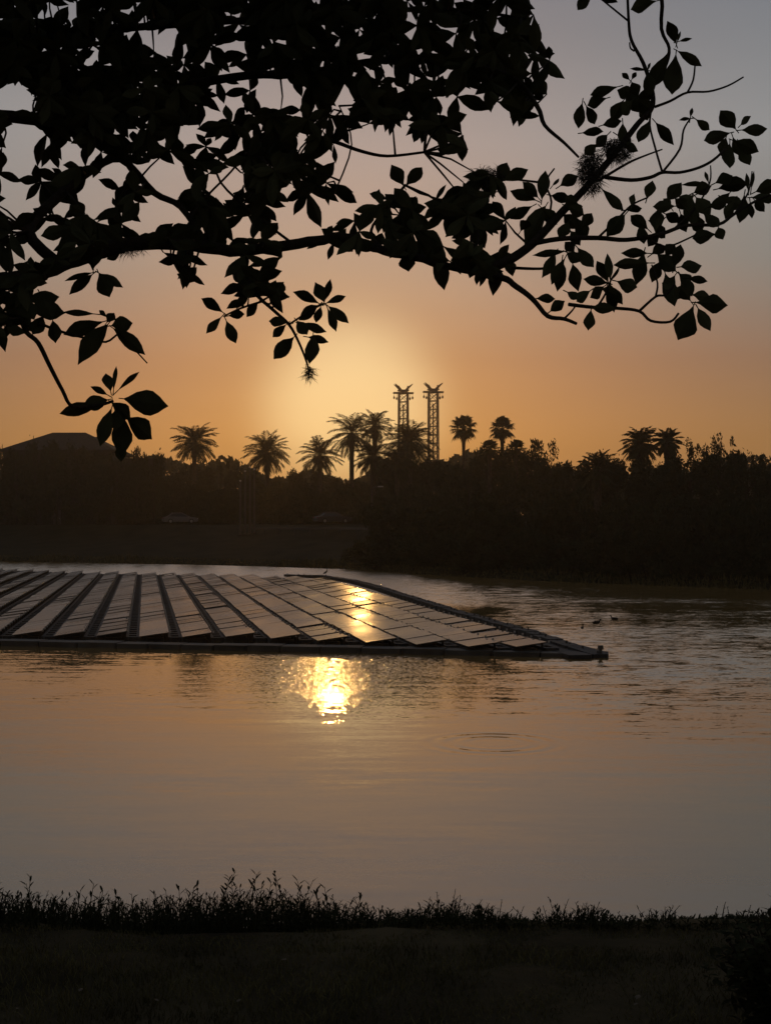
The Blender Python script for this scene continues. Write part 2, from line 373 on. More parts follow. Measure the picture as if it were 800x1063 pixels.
def plant_tree(kind, x, ytop, D, rpx, label, group=None, cat=None):
    global tcount
    top = at(x, ytop, D); gx, gy = top.x, top.y; z0 = gz(gx, gy) - .1
    h = top.z - z0; rad = rpx * D / F_PX
    me = TEMPL[kind][tcount % len(TEMPL[kind])]; tcount += 1
    o = empty(me[2], (gx, gy, z0), label, cat or ('shrub' if kind == 'shrub' else 'tree'), group, rnd.uniform(0, 6.28))
    nat = {'bushy': .42, 'shrub': .72, 'airy': .40}[kind]; zmax = {'bushy': .925, 'shrub': .93, 'airy': 1.0}[kind]
    sx = rad / nat; o.scale = (sx, sx, h / zmax)
    for data, nm in ((me[0], 'crown'), (me[1], me[3])):
        ch = bpy.data.objects.new(nm, data); COL.objects.link(ch); ch.parent = o
    return o
G1 = 'trees of the dark wood behind the road'
L1 = 'dark leafy tree in the low wood behind the far road, under the palms'
for (x, yt, D, r_) in [(-55, 452, 215, 24), (-20, 456, 212, 22), (8, 459, 192, 20), (18, 460, 190, 17), (38, 463, 191, 18), (60, 461, 190, 18), (82, 464, 191, 18), (103, 461, 190, 17), (122, 466, 191, 16), (142, 470, 190, 15), (160, 474, 191, 14), (135, 478, 222, 14), (150, 481, 214, 16), (172, 484, 212, 18), (196, 484, 216, 16), (214, 487, 210, 15), (243, 489, 212, 14),
                       (262, 489, 208, 16), (284, 490, 214, 17), (303, 491, 206, 15), (322, 494, 212, 16), (345, 496, 205, 17), (362, 498, 202, 15), (380, 492, 208, 17), (402, 484, 204, 19), (424, 480, 196, 19), (446, 477, 188, 19)]:
    plant_tree('bushy', x, yt, D, r_, L1, G1)
G2 = 'trees of the dark wood on the right shore'
L2 = 'dark bushy tree in the black wood right of the two towers'
for (x, yt, D, r_) in [(465, 474, 172, 22), (487, 473, 165, 22), (508, 470, 158, 22), (530, 468, 152, 23), (552, 468, 146, 22), (572, 471, 142, 23), (594, 474, 138, 22), (616, 476, 134, 24), (640, 479, 130, 24), (664, 478, 126, 24), (690, 477, 122, 24)]:
    plant_tree('bushy', x, yt, D, r_, L2, G2)
plant_tree('bushy', 716, 463, 118, 32, 'rounded dark tree that tops the wood on the right, beside the feathery palms')
plant_tree('bushy', 748, 478, 116, 24, 'lower dark tree right of the rounded treetop on the right shore')
plant_tree('bushy', 775, 472, 108, 28, 'loose crowned tree at the far right with sky showing through its edge')
plant_tree('bushy', 803, 488, 106, 26, 'dark tree cut by the right edge of the picture on the far shore')
plant_tree('bushy', 840, 482, 104, 34, 'dark shore tree just past the right end of the wood')
plant_tree('bushy', 884, 478, 100, 36, 'last dark tree of the shore wood to the right')
plant_tree('airy', 565, 455, 150, 20, 'thin twiggy tree with a sparse crown right of the second fan palm')
plant_tree('airy', 727, 456, 118, 18, 'sparse bare looking tree rising behind the rounded treetop on the right')
plant_tree('airy', 748, 453, 118, 14, 'smaller sparse tree with twigs against the sky right of the rounded treetop')
plant_tree('airy', 233, 477, 204, 8, 'small thin round headed sapling between the first two date palms')
plant_tree('airy', 790, 470, 110, 16, 'thin twiggy crown behind the far right shore trees')
G3 = 'shrubs along the right shore'
L3 = 'dark shrub at the water line below the right shore wood'
sx = 380
while sx < 930:
    D = None
    X = (sx - 400) / F_PX * 105; D = fs(X) + rnd.uniform(2.0, 4.0); X = (sx - 400) / F_PX * D; D = fs(X) + rnd.uniform(2.0, 4.5)
    plant_tree('shrub', sx, 556 + rnd.uniform(-12, 12) + max(0, (480 - sx) * .14), D, rnd.uniform(26, 34), L3, G3); sx += rnd.uniform(17, 24)
G4 = 'understorey shrubs of the far wood'
L4 = 'dark shrub filling the space under the far trees'
sx = 395
while sx < 900:
    X = (sx - 400) / F_PX * 125; D = fs(X) + rnd.uniform(10, 17)
    plant_tree('shrub', sx, 520 + rnd.uniform(-10, 8), D, rnd.uniform(26, 36), L4, G4); sx += rnd.uniform(22, 30)
sx = -40
while sx < 470:
    D = fs((sx - 400) / F_PX * 190) + rnd.uniform(49, 54)
    plant_tree('shrub', sx, 510 + rnd.uniform(-8, 6), D, rnd.uniform(16, 22), L4, G4); sx += rnd.uniform(13, 18)
# far wood closing the gaps behind: one uncountable mass
def far_wood():
    r = random.Random(5); b = MB()
    for _ in range(34000):
        x = r.uniform(-170, 130); y = 285 + r.uniform(-14, 14) - max(0, x) * .25
        top = 17 + 2.2 * math.sin(x * .11) + 1.3 * math.sin(x * .37 + 1) - (.035 * x if x > 0 else 0) - max(0, -x - 20) * .01
        z = gz(x, y) + (r.random() ** .75) * (top - 6.0); p = Vector((x, y, z))
        u = Vector((r.gauss(0, 1), r.gauss(0, 1), r.gauss(0, 1))).normalized(); v = u.cross(Vector((r.gauss(0, 1), r.gauss(0, 1), r.gauss(0, 1)))).normalized(); k = r.uniform(.5, 1.1)
        b.quad(p - u * k, p + v * k * .6, p + u * k, p - v * k * .6)
    return tag(b.build('far_wood', M_CROWN), 'dark distant wood seen between the trees behind the road', 'wood', kind='stuff')
far_wood()

# ------------------------------------------------------------------ palms
def frond(b, base, az, elev, length, droop, leaf, r, seg=11, lw=.095):
    """one pinnate frond: rachis tube and two rows of leaflets"""
    hd = Vector((math.cos(az), math.sin(az), 0)); pts = []; p = Vector(base); e = elev; st = length / seg
    for k in range(seg + 1):
        pts.append(p.copy()); p = p + (hd * math.cos(e) + Vector((0, 0, math.sin(e)))) * st; e -= droop / seg * (0.5 + k / seg)
    b.tube(pts, [.035 * (1 - .8 * k / seg) + .006 for k in range(seg + 1)], 4, False)
    sd = hd.cross(Vector((0, 0, 1)))
    for k in range(1, seg):
        tdir = (pts[k + 1] - pts[k]).normalized(); t = k / seg
        ll = leaf * (math.sin(math.pi * min(1, t * .85 + .15)) * .75 + .25)
        for q in (0, .33, .67):
            o = pts[k].lerp(pts[k + 1], q)
            for s in (-1, 1):
                d = (tdir * .75 + sd * s * .75 + Vector((0, 0, r.uniform(-.30, .12)))).normalized(); tip = o + d * ll * r.uniform(.8, 1.1) + Vector((0, 0, -.12 * ll))
                wv = tdir * lw
                b.quad(o - wv * .6, o + d * ll * .5 + Vector((0, 0, .02)) - wv * .8, tip, o + d * ll * .5 + wv * .8)
def palm(kind, x, yc, rpx, D, label, nf=42, seed=0, lean=0.0, skirt=True):
    r = random.Random(seed); c = at(x, yc, D); z0 = gz(c.x, c.y) - .1; h = c.z - z0; rad = rpx * 1.03 * D / F_PX
    o = empty('date_palm' if kind == 'date' else 'fan_palm', (c.x, c.y, z0), label, 'palm tree', 'palms on the far shore')
    b = MB(); n = 9; tr = .34 if kind == 'date' else .23
    pts = [Vector((lean * (1 - (k / n)) ** 1.5 * -1.0, 0, h * k / n)) for k in range(n + 1)]
    b.tube(pts, [tr * (1.35 if k == 0 else 1.0) * (1.0 if k < n - 1 else 1.35) for k in range(n + 1)], 10)
    for k in range(int(h / .35)):                                   # old leaf bases ring the trunk
        zz = .3 + k * .35; b.tube([Vector((-lean * (1 - zz / h) ** 1.5, 0, zz)), Vector((-lean * (1 - zz / h) ** 1.5, 0, zz + .12))], [tr * 1.02, tr * 1.16], 10, False)
    b.build('trunk', M_PTRUNK, o, False)
    b = MB(); top = pts[-1]
    if kind == 'date':
        nf = int(nf * 1.12)
        for k in range(nf):
            t = k / (nf - 1); el_ = R(78) - t * R(118) + r.uniform(-.12, .12); ln = rad * r.uniform(.95, 1.18) * (0.9 if t < .15 else 1.0)
            frond(b, top + Vector((0, 0, .15 - .3 * t)), k * 2.39996 + r.uniform(-.2, .2), el_, ln, R(62) + r.uniform(-.2, .3) if t < .6 else R(45), rad * .34, r)
        b.build('crown', M_PALM, o)
    else:
        for k in range(nf):
            t = k / (nf - 1); el_ = R(80) - t * R(125) + r.uniform(-.15, .15); az = k * 2.39996
            hd = Vector((math.cos(az), math.sin(az), 0)); d = hd * math.cos(el_) + Vector((0, 0, math.sin(el_)))
            pl = rad * .50 * r.uniform(.85, 1.1); hub = top + d * pl + Vector((0, 0, -.08 * pl)); b.tube([top, top + d * pl * .5 + Vector((0, 0, .03)), hub], [.035, .03, .022], 4, False)
            sd = d.cross(Vector((0, 0, 1))); sd = sd.normalized() if sd.length > 1e-3 else Vector((1, 0, 0)); up = sd.cross(d)
            for q in range(17):
                a = R(-118) + R(236) * q / 16; dd = d * math.cos(a) + sd * math.sin(a); ll = rad * .55 * (.75 + .25 * math.cos(a * .6)) * r.uniform(.9, 1.08)
                m_ = hub + dd * ll * .62; tip = hub + dd * ll + Vector((0, 0, -.35 * ll * r.uniform(.5, 1.2))); sw = (d * -math.sin(a) + sd * math.cos(a)) * ll * .085
                b.quad(hub, m_ - sw, tip, m_ + sw)
        b.build('crown', M_PALM, o)
        if skirt:
            b = MB()
            for k in range(26):
                az = k * 2.39996; hd = Vector((math.cos(az), math.sin(az), 0)); s0 = top + Vector((0, 0, -.1 - .03 * k)); b.quad(s0, s0 + hd * .35 + Vector((0, 0, -.3)), s0 + hd * .45 + Vector((0, 0, -.9)), s0 + hd * .2 + Vector((0, 0, -.5)))
            b.build('dead_frond_skirt', M_PTRUNK, o)
    return o
palm('date', 202, 459, 24, 200, 'isolated date palm with a full round crown, leftmost of the palms', 50, 1)
palm('date', 277, 470, 24, 202, 'short thick crowned date palm second from the left, behind the bare poles', 52, 2)
palm('date', 332, 473, 23, 200, 'date palm with drooping open fronds third from the left', 38, 3)
palm('date', 365, 450, 27, 196, 'tall date palm on a clear straight trunk inside the sun glow', 34, 4)
palm('date', 389, 442, 19, 204, 'small crowned palm overlapping the tall date palm on its right', 34, 5)
palm('date', 387, 474, 22, 190, 'low date palm in front of the small crowned palm beside the bright trunk', 40, 6)
palm('date', 425, 460, 28, 192, 'broad shaggy date palm standing in front of the left tower', 60, 7)
palm('date', 412, 480, 20, 186, 'low palm at the foot of the broad shaggy date palm', 36, 17)
palm('fan', 481, 444, 16, 186, 'fan palm on a thin trunk just right of the right tower', 34, 8)
palm('fan', 521, 445, 15, 184, 'smaller fan palm standing apart to the right of the other fan palm', 34, 9)
palm('fan', 508, 466, 12, 150, 'low fan palm poking out of the wood below the two fan palms', 26, 18, skirt=False)
palm('fan', 536, 466, 12, 148, 'low fan palm poking out of the wood right of the smaller fan palm', 26, 19, skirt=False)
palm('date', 665, 461, 21, 128, 'feathery palm left of the rounded treetop on the right shore', 44, 10)
palm('date', 693, 459, 16, 126, 'small feathery palm touching the rounded treetop on the right shore', 36, 11)
palm('date', 620, 487, 22, 124, 'low palm with arching fronds in the right shore wood', 26, 12)

# ------------------------------------------------------------------ towers
def tower(x, ybar, D, label, seed):
    top = at(x, ybar, D); z0 = gz(top.x, top.y) - .2; h = top.z - z0; W = 2.9
    o = empty('lattice_tower', (top.x, top.y, z0), label, 'tower', 'twin lattice towers', R(8))
    b = MB(); hw = W / 2
    for sx_ in (-1, 1):
        for sy_ in (-1, 1): b.tube([(sx_ * hw * 1.05, sy_ * hw * 1.05, 0), (sx_ * hw * .92, sy_ * hw * .92, h)], .22, 6)
    nb = int(h / 2.6)
    for k in range(nb):
        za, zb = h * k / nb, h * (k + 1) / nb
        for a, c in (((-1, -1), (1, -1)), ((1, -1), (1, 1)), ((1, 1), (-1, 1)), ((-1, 1), (-1, -1))):
            p = lambda q, z: Vector((q[0] * hw, q[1] * hw, z))
            b.tube([p(a, zb), p(c, zb)], .12, 5); b.tube([p(a, za), p(c, zb)], .09, 5); b.tube([p(c, za), p(a, zb)], .09, 5)
    b.build('lattice_mast', M_STEEL, o)
    b = MB(); b.tube([(0, 0, 0), (0, 0, h - 3.5)], .22, 8); b.build('cable_guide', M_STEEL, o)
    b = MB(); b.box((0, 0, h + .15), (6.3, 2.2, .42), None, .3); b.box((0, 0, h + .15), (1.6, 6.0, .38), None, .3)
    b.build('cross_arm', M_STEEL, o)
    b = MB()
    b.box((0, 0, h + .95), (3.3, 3.3, .3), None, .2); b.build('top_frame', M_STEEL, o)
    for s in (-1, 1):
        for q in (-1, 1):
            b = MB(); p0 = Vector((s * .35, q * .5, h + .4)); p1 = Vector((s * 1.6, q * .9, h + 1.9)); p2 = Vector((s * 2.75, q * 1.3, h + 2.9))
            b.tube([p0, p1, p2], [.40, .34, .12], 6); b.build('horn', M_STEEL, o)
        b = MB(); b.tube([(s * 1.35, 0, h + .3), (s * 1.35, 0, h + 2.4)], .16, 6); b.build('sheave_post', M_STEEL, o)
        for q, dz in ((2.1, 1.6), (2.9, 1.35)):
            b = MB(); b.tube([(s * q, 0, h), (s * q, 0, h - dz + .5)], .05, 5); b.tube([(s * q, 0, h - dz + .5), (s * q, 0, h - dz + .2), (s * q, 0, h - dz - .2), (s * q, 0, h - dz - .45)], [.08, .28, .28, .1], 8); b.build('hanging_lamp', M_STEEL, o)
    return o
tower(418.5, 408.5, 420, 'lattice tower with horned top partly hidden by the shaggy palm, left of the pair', 1)
tower(449.5, 407.5, 415, 'lattice tower with horned top and clear mast, right of the pair', 2)

# ------------------------------------------------------------------ buildings, car, poles, rail
def house():
    D = 206; c = at(72, 470, D); z0 = gz(c.x, c.y) - .1; e = c.z - z0; s = D / F_PX; hw = 58 * s; hd = 8.0
    o = empty('house', (c.x, c.y, z0), 'dark house with a low hipped roof behind the trees at the left', 'house')
    b = MB(); b.box((0, 0, e / 2), (hw * 2 - 1.2, hd * 2 - 1.2, e)); b.build('wall', M_WALL, o)
    b = MB(); rz = e + 21 * s; rw = 17 * s
    A = [(-hw, -hd, e), (hw, -hd, e), (hw, hd, e), (-hw, hd, e)]; r0 = (-rw, 0, rz); r1 = (rw, 0, rz)
    i = 0; b.v = [Vector(a) for a in A] + [Vector(r0), Vector(r1)] + [Vector((a[0], a[1], e - .3)) for a in A]; b.v = [tuple(v) for v in b.v]
    b.f = [(0, 1, 5, 4), (1, 2, 5), (2, 3, 4, 5), (3, 0, 4), (0, 6, 7, 1), (1, 7, 8, 2), (2, 8, 9, 3), (3, 9, 6, 0), (6, 9, 8, 7)]
    b.build('roof', M_ROOF, o)
    for k in range(5):
        x = -hw + 2.6 + k * (hw * 2 - 5.2) / 4
        if k == 2:
            b = MB(); b.box((x, -hd + .56, 1.15), (1.1, .12, 2.3)); d = b.build('door', M_STEEL, o); b = MB(); b.box((x + .4, -hd + .47, 1.05), (.06, .08, .12)); b.build('handle', M_BRACK, d); continue
        b = MB(); b.box((x, -hd + .57, e * .52), (1.5, .1, 1.4)); wn = b.build('window', M_GLASS, o)
        b = MB()
        for sx_ in (-.8, .8): b.box((x + sx_, -hd + .55, e * .52), (.12, .16, 1.64))
        for sz_ in (-.76, .76): b.box((x, -hd + .552, e * .52 + sz_), (1.48, .16, .12))
        b.build('frame', M_STEEL, wn)
    b = MB(); b.box((hw * .45, 1.5, e + 10 * s), (.9, .9, 14 * s)); b.build('chimney', M_WALL, o)
house()
def shed():
    D = 208; c = at(143, 479, D); z0 = gz(c.x, c.y) - .1; e = c.z - z0
    o = empty('flat_building', (c.x, c.y, z0), 'low flat roofed building right of the dark hipped roof', 'building')
    b = MB(); b.box((0, 0, e / 2), (7.2, 7, e)); b.build('wall', M_WALL, o)
    b = MB(); b.box((0, 0, e + .15), (7.8, 7.6, .3)); b.build('roof', M_ROOF, o)
    b = MB(); b.box((-2.6, -1.5, e + .75), (.8, .8, .9)); b.tube([(-1.4, -1, e + .3), (-1.4, -1, e + 1.1)], .12, 8); b.build('roof_vent', M_STEEL, o)
    for x in (-2.2, 0, 2.2):
        b = MB(); b.box((x, -3.53, e * .6), (1.3, .08, 1.2)); b.build('window', M_GLASS, o)
shed()
def car(x, D, label, rz, paint):
    X = (x - 400) / F_PX * D; y = D; z = gz(X, y) + .22
    o = empty('parked_car', (X, y, z), label, 'car', None, rz)
    prof = [(-2.35, .35), (-2.38, .62), (-2.25, .86), (-1.75, .93), (-1.35, .95), (1.05, .93), (1.95, .82), (2.3, .66), (2.36, .40), (2.2, .25), (-2.2, .25)]
    b = MB()
    for s, k in ((-.88, .93), (-.72, 1.0), (.72, 1.0), (.88, .93)):
        b.v += [(px, s, .6 + (pz - .6) * k) for px, pz in prof]
    n = len(prof)
    for r_ in range(3):
        for j in range(n): a = r_ * n + j; c = r_ * n + (j + 1) % n; b.f.append((a, a + n, c + n, c))
    b.f.append(tuple(range(n - 1, -1, -1))); b.f.append(tuple(range(3 * n, 4 * n)))
    body = b.build('body', paint, o)
    gp = [(-1.75, .90), (-1.05, 1.38), (.15, 1.42), (1.1, .90)]
    b = MB(); b.v = [(px * 1.0, s * (.76 if pz < 1 else .60), pz) for s in (-1, 1) for px, pz in gp]
    b.f = [(0, 1, 2, 3), (7, 6, 5, 4), (0, 4, 5, 1), (2, 6, 7, 3), (1, 5, 6, 2)]; b.build('windows', M_GLASS, o)
    b = MB()
    for s in (-1, 1): b.tube([(-1.78, s * .77, .92), (-1.06, s * .61, 1.40), (.16, s * .61, 1.45), (1.15, s * .77, .92)], .045, 6)
    b.box((-.45, 0, 1.44), (1.25, 1.24, .06), None, .1); b.build('roof', paint, o)
    for wx in (-1.42, 1.42):
        for s in (-1, 1):
            b = MB(); b.tube([(wx, s * .70, .32), (wx, s * .91, .32)], .32, 18); wh = b.build('wheel', M_TYRE, o)
            b = MB(); b.tube([(wx, s * .90, .32), (wx, s * .925, .32)], .2, 14); b.build('rim', M_RIM, wh)
    for s in (-.62, .62):
        b = MB(); b.box((2.3, s, .66), (.14, .36, .16), None, .04); b.build('headlight', M_LAMP, o)
        b = MB(); b.box((-2.34, s, .72), (.1, .36, .16), None, .03); b.build('taillight', mat('tail_red', (.25, .02, .02), .3), o)
car(187, fs(-27) + 38, 'pale saloon car on the far road, its roof line catching light', R(17), M_PAINT)
car(345, fs(-7.5) + 41.5, 'dark car on the far road under the tall date palm', R(25), mat('dark_paint', (.04, .04, .045), .3, .05, 3, .5))

GP = 'bare poles on the far bank'
for k, (x, yt) in enumerate(((249.5, 500), (254.5, 490), (259.5, 486), (264, 488))):
    D = fs((x - 400) / F_PX * 165) + 24 + k * .4; top = at(x, yt, D); z0 = gz(top.x, top.y) - .1
    o = empty('flag_pole', (top.x, top.y, z0), ['shortest bare pole, left end of the row of four below the second date palm', 'second bare pole from the left in the row of four on the far bank', 'tallest bare pole, third in the row of four on the far bank', 'right end bare pole in the row of four on the far bank'][k], 'pole', GP)
    h = top.z - z0; b = MB(); b.tube([(0, 0, 0), (0, 0, h)], [.14, .09], 10); b.build('pole', M_STEEL, o)
    b = MB(); b.tube([(0, 0, h), (0, 0, h + .06), (0, 0, h + .16), (0, 0, h + .22)], [.05, .13, .13, .03], 10); b.build('finial', M_BRACK, o)
    b = MB(); b.box((0, 0, .12), (.6, .6, .24), None, .08); b.build('base', M_WALL, o)
def guardrail():
    o = empty('guard_rail', (0, 0, 0), 'long pale guard rail on the far bank left of the shore wood', 'guard rail')
    b = MB(); p = []; 
    xs = [-16.5 + k * 1.9 for k in range(9)]
    pts = [Vector((x, fs(x) + 25, gz(x, fs(x) + 25))) for x in xs]; o.location = pts[0]
    for dz in (.62, .74): b.tube([q - pts[0] + Vector((0, 0, dz)) for q in pts], .06, 6)
    b.build('rail', M_STEEL, o)
    for q in pts:
        b = MB(); b.box(q - pts[0] + Vector((0, .1, .34)), (.14, .14, .76)); b.build('post', M_STEEL, o)
guardrail()
def street_lamp(x, yt, D, label):
    top = at(x, yt, D); z0 = gz(top.x, top.y) - .1; h = top.z - z0
    o = empty('street_lamp', (top.x, top.y, z0), label, 'street lamp')
    b = MB(); b.tube([(0, 0, 0), (0, 0, h - .4), (.25, -.3, h), (.9, -.9, h + .1)], [.12, .08, .06, .05], 8); b.build('pole', M_STEEL, o)
    b = MB(); b.box((1.1, -1.1, h + .08), (.34, .75, .14), Matrix.Rotation(R(45), 3, 'Z'), .06); b.build('lamp_head', M_TRIM, o)
street_lamp(386, 506, 172, 'street lamp with a pale head below the small crowned palm')

# ------------------------------------------------------------------ floating solar array
RAZ = math.atan((150 - 400) / F_PX); RD = Vector((math.sin(RAZ), math.cos(RAZ), 0)); PD = Vector((math.cos(RAZ), -math.sin(RAZ), 0))
def ground_pt(x, y, z):                          # where a sight line meets height z
    d = at(x, y, 1.0) - Vector((0, 0, CAM_H)); t = (z - CAM_H) / d.z; return Vector((0, 0, CAM_H)) + d * t
PITCH_R, PW, PL, TILT = 1.44, 1.0, 1.96, R(8)
ZL = .27; ZH = ZL + PW * math.sin(TILT)
# the right hand (high) front corners of some rows, read where they stand
last = ground_pt(569, 667, ZH); v_last = last.dot(PD)
FRONT = [ground_pt(x, y, ZH) for x, y in ((-420, 653), (5.5, 655), (268, 657), (398, 662), (527, 667), (569, 667))]
BACK = [ground_pt(x, y, ZH) for x, y in ((-120, 584), (5, 590), (86, 593), (204, 595), (270, 597), (345, 600))]
def u_at(tab, v):
    t = sorted((p.dot(PD), p.dot(RD)) for p in tab); 
    if v <= t[0][0]: a, c = t[0], t[1]
    elif v >= t[-1][0]: return t[-1][1]
    else:
        for a, c in zip(t, t[1:]):
            if v <= c[0]: break
    return a[1] + (c[1] - a[1]) * (v - a[0]) / (c[0] - a[0])
arr = empty('floating_solar_array', (last.x, last.y, 0), 'broad raft of floating solar panels in long rows on the lake', 'solar array')
AO = Vector((last.x, last.y, 0))
def uv(u, v, z): return PD * v + RD * u + Vector((0, 0, z)) - AO
NROW = 27; rows = []; panels = []
for i in range(NROW):
    v1 = v_last - i * PITCH_R; u0 = u_at(FRONT, v1); u1 = u_at(BACK, v1)
    if u1 - u0 < 4: u1 = u0 + 4
    n = int((u1 - u0) / (PL + .03)); rows.append((v1, u0, u1, n))
    off = 0.0; rr = random.Random(200 + i); wob_t = 0.0; blk = 0
    for k in range(n):
        if k % 3 == 0: off += .16; wob_t = rr.uniform(-.012, .012); blk = rr.uniform(-.02, .02)
        ua = u0 + k * (PL + .03) + off
        if ua + PL > u1 + 2: break
        panels.append((i, v1, ua, TILT + wob_t + rr.uniform(-.004, .004), rr.uniform(-.012, .012) + blk * .6, rr.uniform(-.01, .02)))
def panel_geo(b, v1, ua, tilt, pit, dz):
    """a framed panel: low edge on the left (v1 - PW), high edge on the right (v1)"""
    z_hi = ZL + math.sin(tilt) * PW + dz; zl = ZL + dz; v0 = v1 - PW * math.cos(tilt); ub = ua + PL; dp = pit * PL
    T = [uv(ua, v0, zl), uv(ua, v1, z_hi), uv(ub, v1, z_hi + dp), uv(ub, v0, zl + dp)]
    dn = Vector((0, 0, -.035)); Bt = [p + dn for p in T]; i = len(b.v); b.v += [tuple(p) for p in T + Bt]
    b.f += [(i, i + 1, i + 2, i + 3), (i + 7, i + 6, i + 5, i + 4)] + [(i + q, i + 4 + q, i + 4 + (q + 1) % 4, i + (q + 1) % 4) for q in range(4)]
row_objs = []; clamps = []
for i, (v1, u0, u1, n) in enumerate(rows):
    b = MB(); rr = random.Random(400 + i)
    M3 = Matrix((PD, RD, Vector((0, 0, 1)))).transposed()
    # floats under the panels' low edge, ladder walkway in the gap, short struts to the high edge
    ln = u1 - u0 + 1.2
    b.box(uv(u0 + ln / 2 + .4, v1 - PW + .14, .10), (.30, ln, .20), M3, .05)
    b.box(uv(u0 + ln / 2 + .3, v1 + .04, .10), (.10, ln, .22), M3, .02)
    b.box(uv(u0 + ln / 2 + .3, v1 + .40, .10), (.10, ln, .22), M3, .02)
    u = u0 + .5
    while u < u1 + .8:
        b.box(uv(u, v1 + .22, .14), (.46, .32, .13), M3, .03)
        b.box(uv(u, v1 - .06, (ZH) / 2 + .02), (.06, .06, ZH - .06), M3)
        b.box(uv(u + .4, v1 - PW * .5, .09), (PW * .7, .26, .15), M3, .03)
        u += .95
    ro = b.build('panel_row', M_FLOAT, arr); row_objs.append(ro)
    u = u0 + .1
    while u < u1: clamps.append((i, uv(u, v1 + .05 + rr.uniform(-.01, .01), ZH + .015))); u += 1.0
M3 = Matrix((PD, RD, Vector((0, 0, 1)))).transposed(); far_clamps = MB()
def in_view(p): return abs((p + AO).x / (p + AO).y) < .30
clamps.sort(key=lambda c: (c[1] + AO).length + (0 if in_view(c[1]) else 1000))
for k, (i, p) in enumerate(clamps):
    if k < 100: b = MB(); b.box(p, (.05, .09, .06), M3, .01); b.build('edge_clamp', M_BRACK, row_objs[i])
    else: far_clamps.box(p, (.05, .09, .06), M3, .01)
tag(far_clamps.build('edge_clamp', M_BRACK, arr), kind='stuff')
vis = sorted(range(len(panels)), key=lambda k: (uv(panels[k][2], panels[k][1], 0) + AO).length + (1000 if (lambda p: abs(p.x / p.y) > .30)(uv(panels[k][2], panels[k][1] - .5, 0) + AO) else 0))
near = set(vis[:100]); rest = MB()
for k, (i, v1, ua, tl, pt, dz) in enumerate(panels):
    if k in near:
        b = MB(); panel_geo(b, v1, ua, tl, pt, dz); b.build('solar_panel', M_PANEL, row_objs[i])
    else: panel_geo(rest, v1, ua, tl, pt, dz)
tag(rest.build('solar_panel', M_PANEL, arr), kind='stuff')
# perimeter walkway: front edge, tip and right edge
fl = [ground_pt(x, y, 0) for x, y in ((-420, 666), (-120, 669), (0, 670.5), (120, 673), (290, 676.5), (460, 680), (560, 682), (632, 683))]
def deck(b, line, wd, nd_, z, step=1.1):
    pts = []
    for p, q in zip(line, line[1:]):
        m = max(1, int((q - p).length / step))
        for k in range(m): pts.append(p.lerp(q, k / m))
    pts.append(line[-1]); rr = random.Random(9)
    for p, q in zip(pts, pts[1:]):
        d = (q - p).normalized(); nrm = Vector((-d.y, d.x, 0)) * nd_; M3 = Matrix((d, nrm, Vector((0, 0, 1)))).transposed(); L_ = (q - p).length
        hz = z + rr.uniform(-.02, .02); e_t = max((pts[-1] - p).length, .3); hz *= min(1, .45 + e_t / 9)
        b.box((p + q) / 2 + nrm * (wd / 2) - AO + Vector((0, 0, hz / 2 - .04)), (L_ - .04, wd, hz + .08), M3, .06)
b = MB(); deck(b, fl, 0.85, 1, .17); b.build('front_walkway', M_DECK, arr)
tip = fl[-1]; rl = [tip + RD * .2 - PD * .25]
rb = [tip, ground_pt(604, 674, .1), ground_pt(560, 659, .1), ground_pt(480, 636.5, .1), ground_pt(430, 621, .1), ground_pt(395, 610, .1), ground_pt(370, 603.5, .1), ground_pt(340, 599, .1), ground_pt(300, 597, .1)]
b = MB(); deck(b, rb, .55, 1, .12); b.build('side_walkway', M_FLOAT, arr)
rr = random.Random(3)
for p, q in zip(rb, rb[1:]):
    m = int((q - p).length / .9)
    for k in range(m):
        b = MB(); c = p.lerp(q, (k + rr.random()) / m) - AO; b.tube([c + Vector((-.25, 0, .10)), c + Vector((-.25, 0, .15 + rr.uniform(0, .06)))], [.045, .03], 7); b.build('mooring_cleat', M_DECK, arr)
b = MB(); c = tip - AO; b.tube([c + Vector((-.25, .1, .1)), c + Vector((-.25, .1, .28))], .05, 8); b.box(c + Vector((-.25, .1, .31)), (.16, .16, .12), None, .03); b.build('corner_marker', M_DECK, arr)
# filler deck between the staggered last rows and the tip
b = MB()
for k in range(2):
    v = v_last + .62 + k * .76; ua = u_at(FRONT, v_last) - .9
    b.box(uv(ua + .3 + 1.6 - k * .3, v, .07), (.72, 4.6 - k * 2.0, .12), Matrix((PD, RD, Vector((0, 0, 1)))).transposed(), .05)
b.build('corner_float', M_FLOAT, arr)

# ------------------------------------------------------------------ birds
def duck(x, y, ln, rz, label):
    p = ground_pt(x, y, 0); b = MB(); s = ln
    b.tube([(-.50 * s, 0, .16 * s), (-.38 * s, 0, .10 * s), (-.15 * s, 0, .08 * s), (.12 * s, 0, .09 * s), (.27 * s, 0, .16 * s), (.33 * s, 0, .29 * s), (.36 * s, 0, .38 * s), (.42 * s, 0, .41 * s), (.50 * s, 0, .39 * s), (.58 * s, 0, .375 * s)],
           [.02 * s, .09 * s, .17 * s, .16 * s, .09 * s, .055 * s, .07 * s, .065 * s, .03 * s, .012 * s], 10)
    o = b.build('duck', M_BIRD, None, True, p); o.rotation_euler = (0, 0, rz); return tag(o, label, 'bird', 'birds swimming on the lake')
duck(619, 647, .40, .2, 'dark bird swimming on the ruffled water, middle of the three right of the raft')
duck(637, 643, .40, 2.6, 'dark bird swimming farthest right of the raft')
duck(604, 652, .30, 1.2, 'small dark bird swimming nearest to the raft corner')
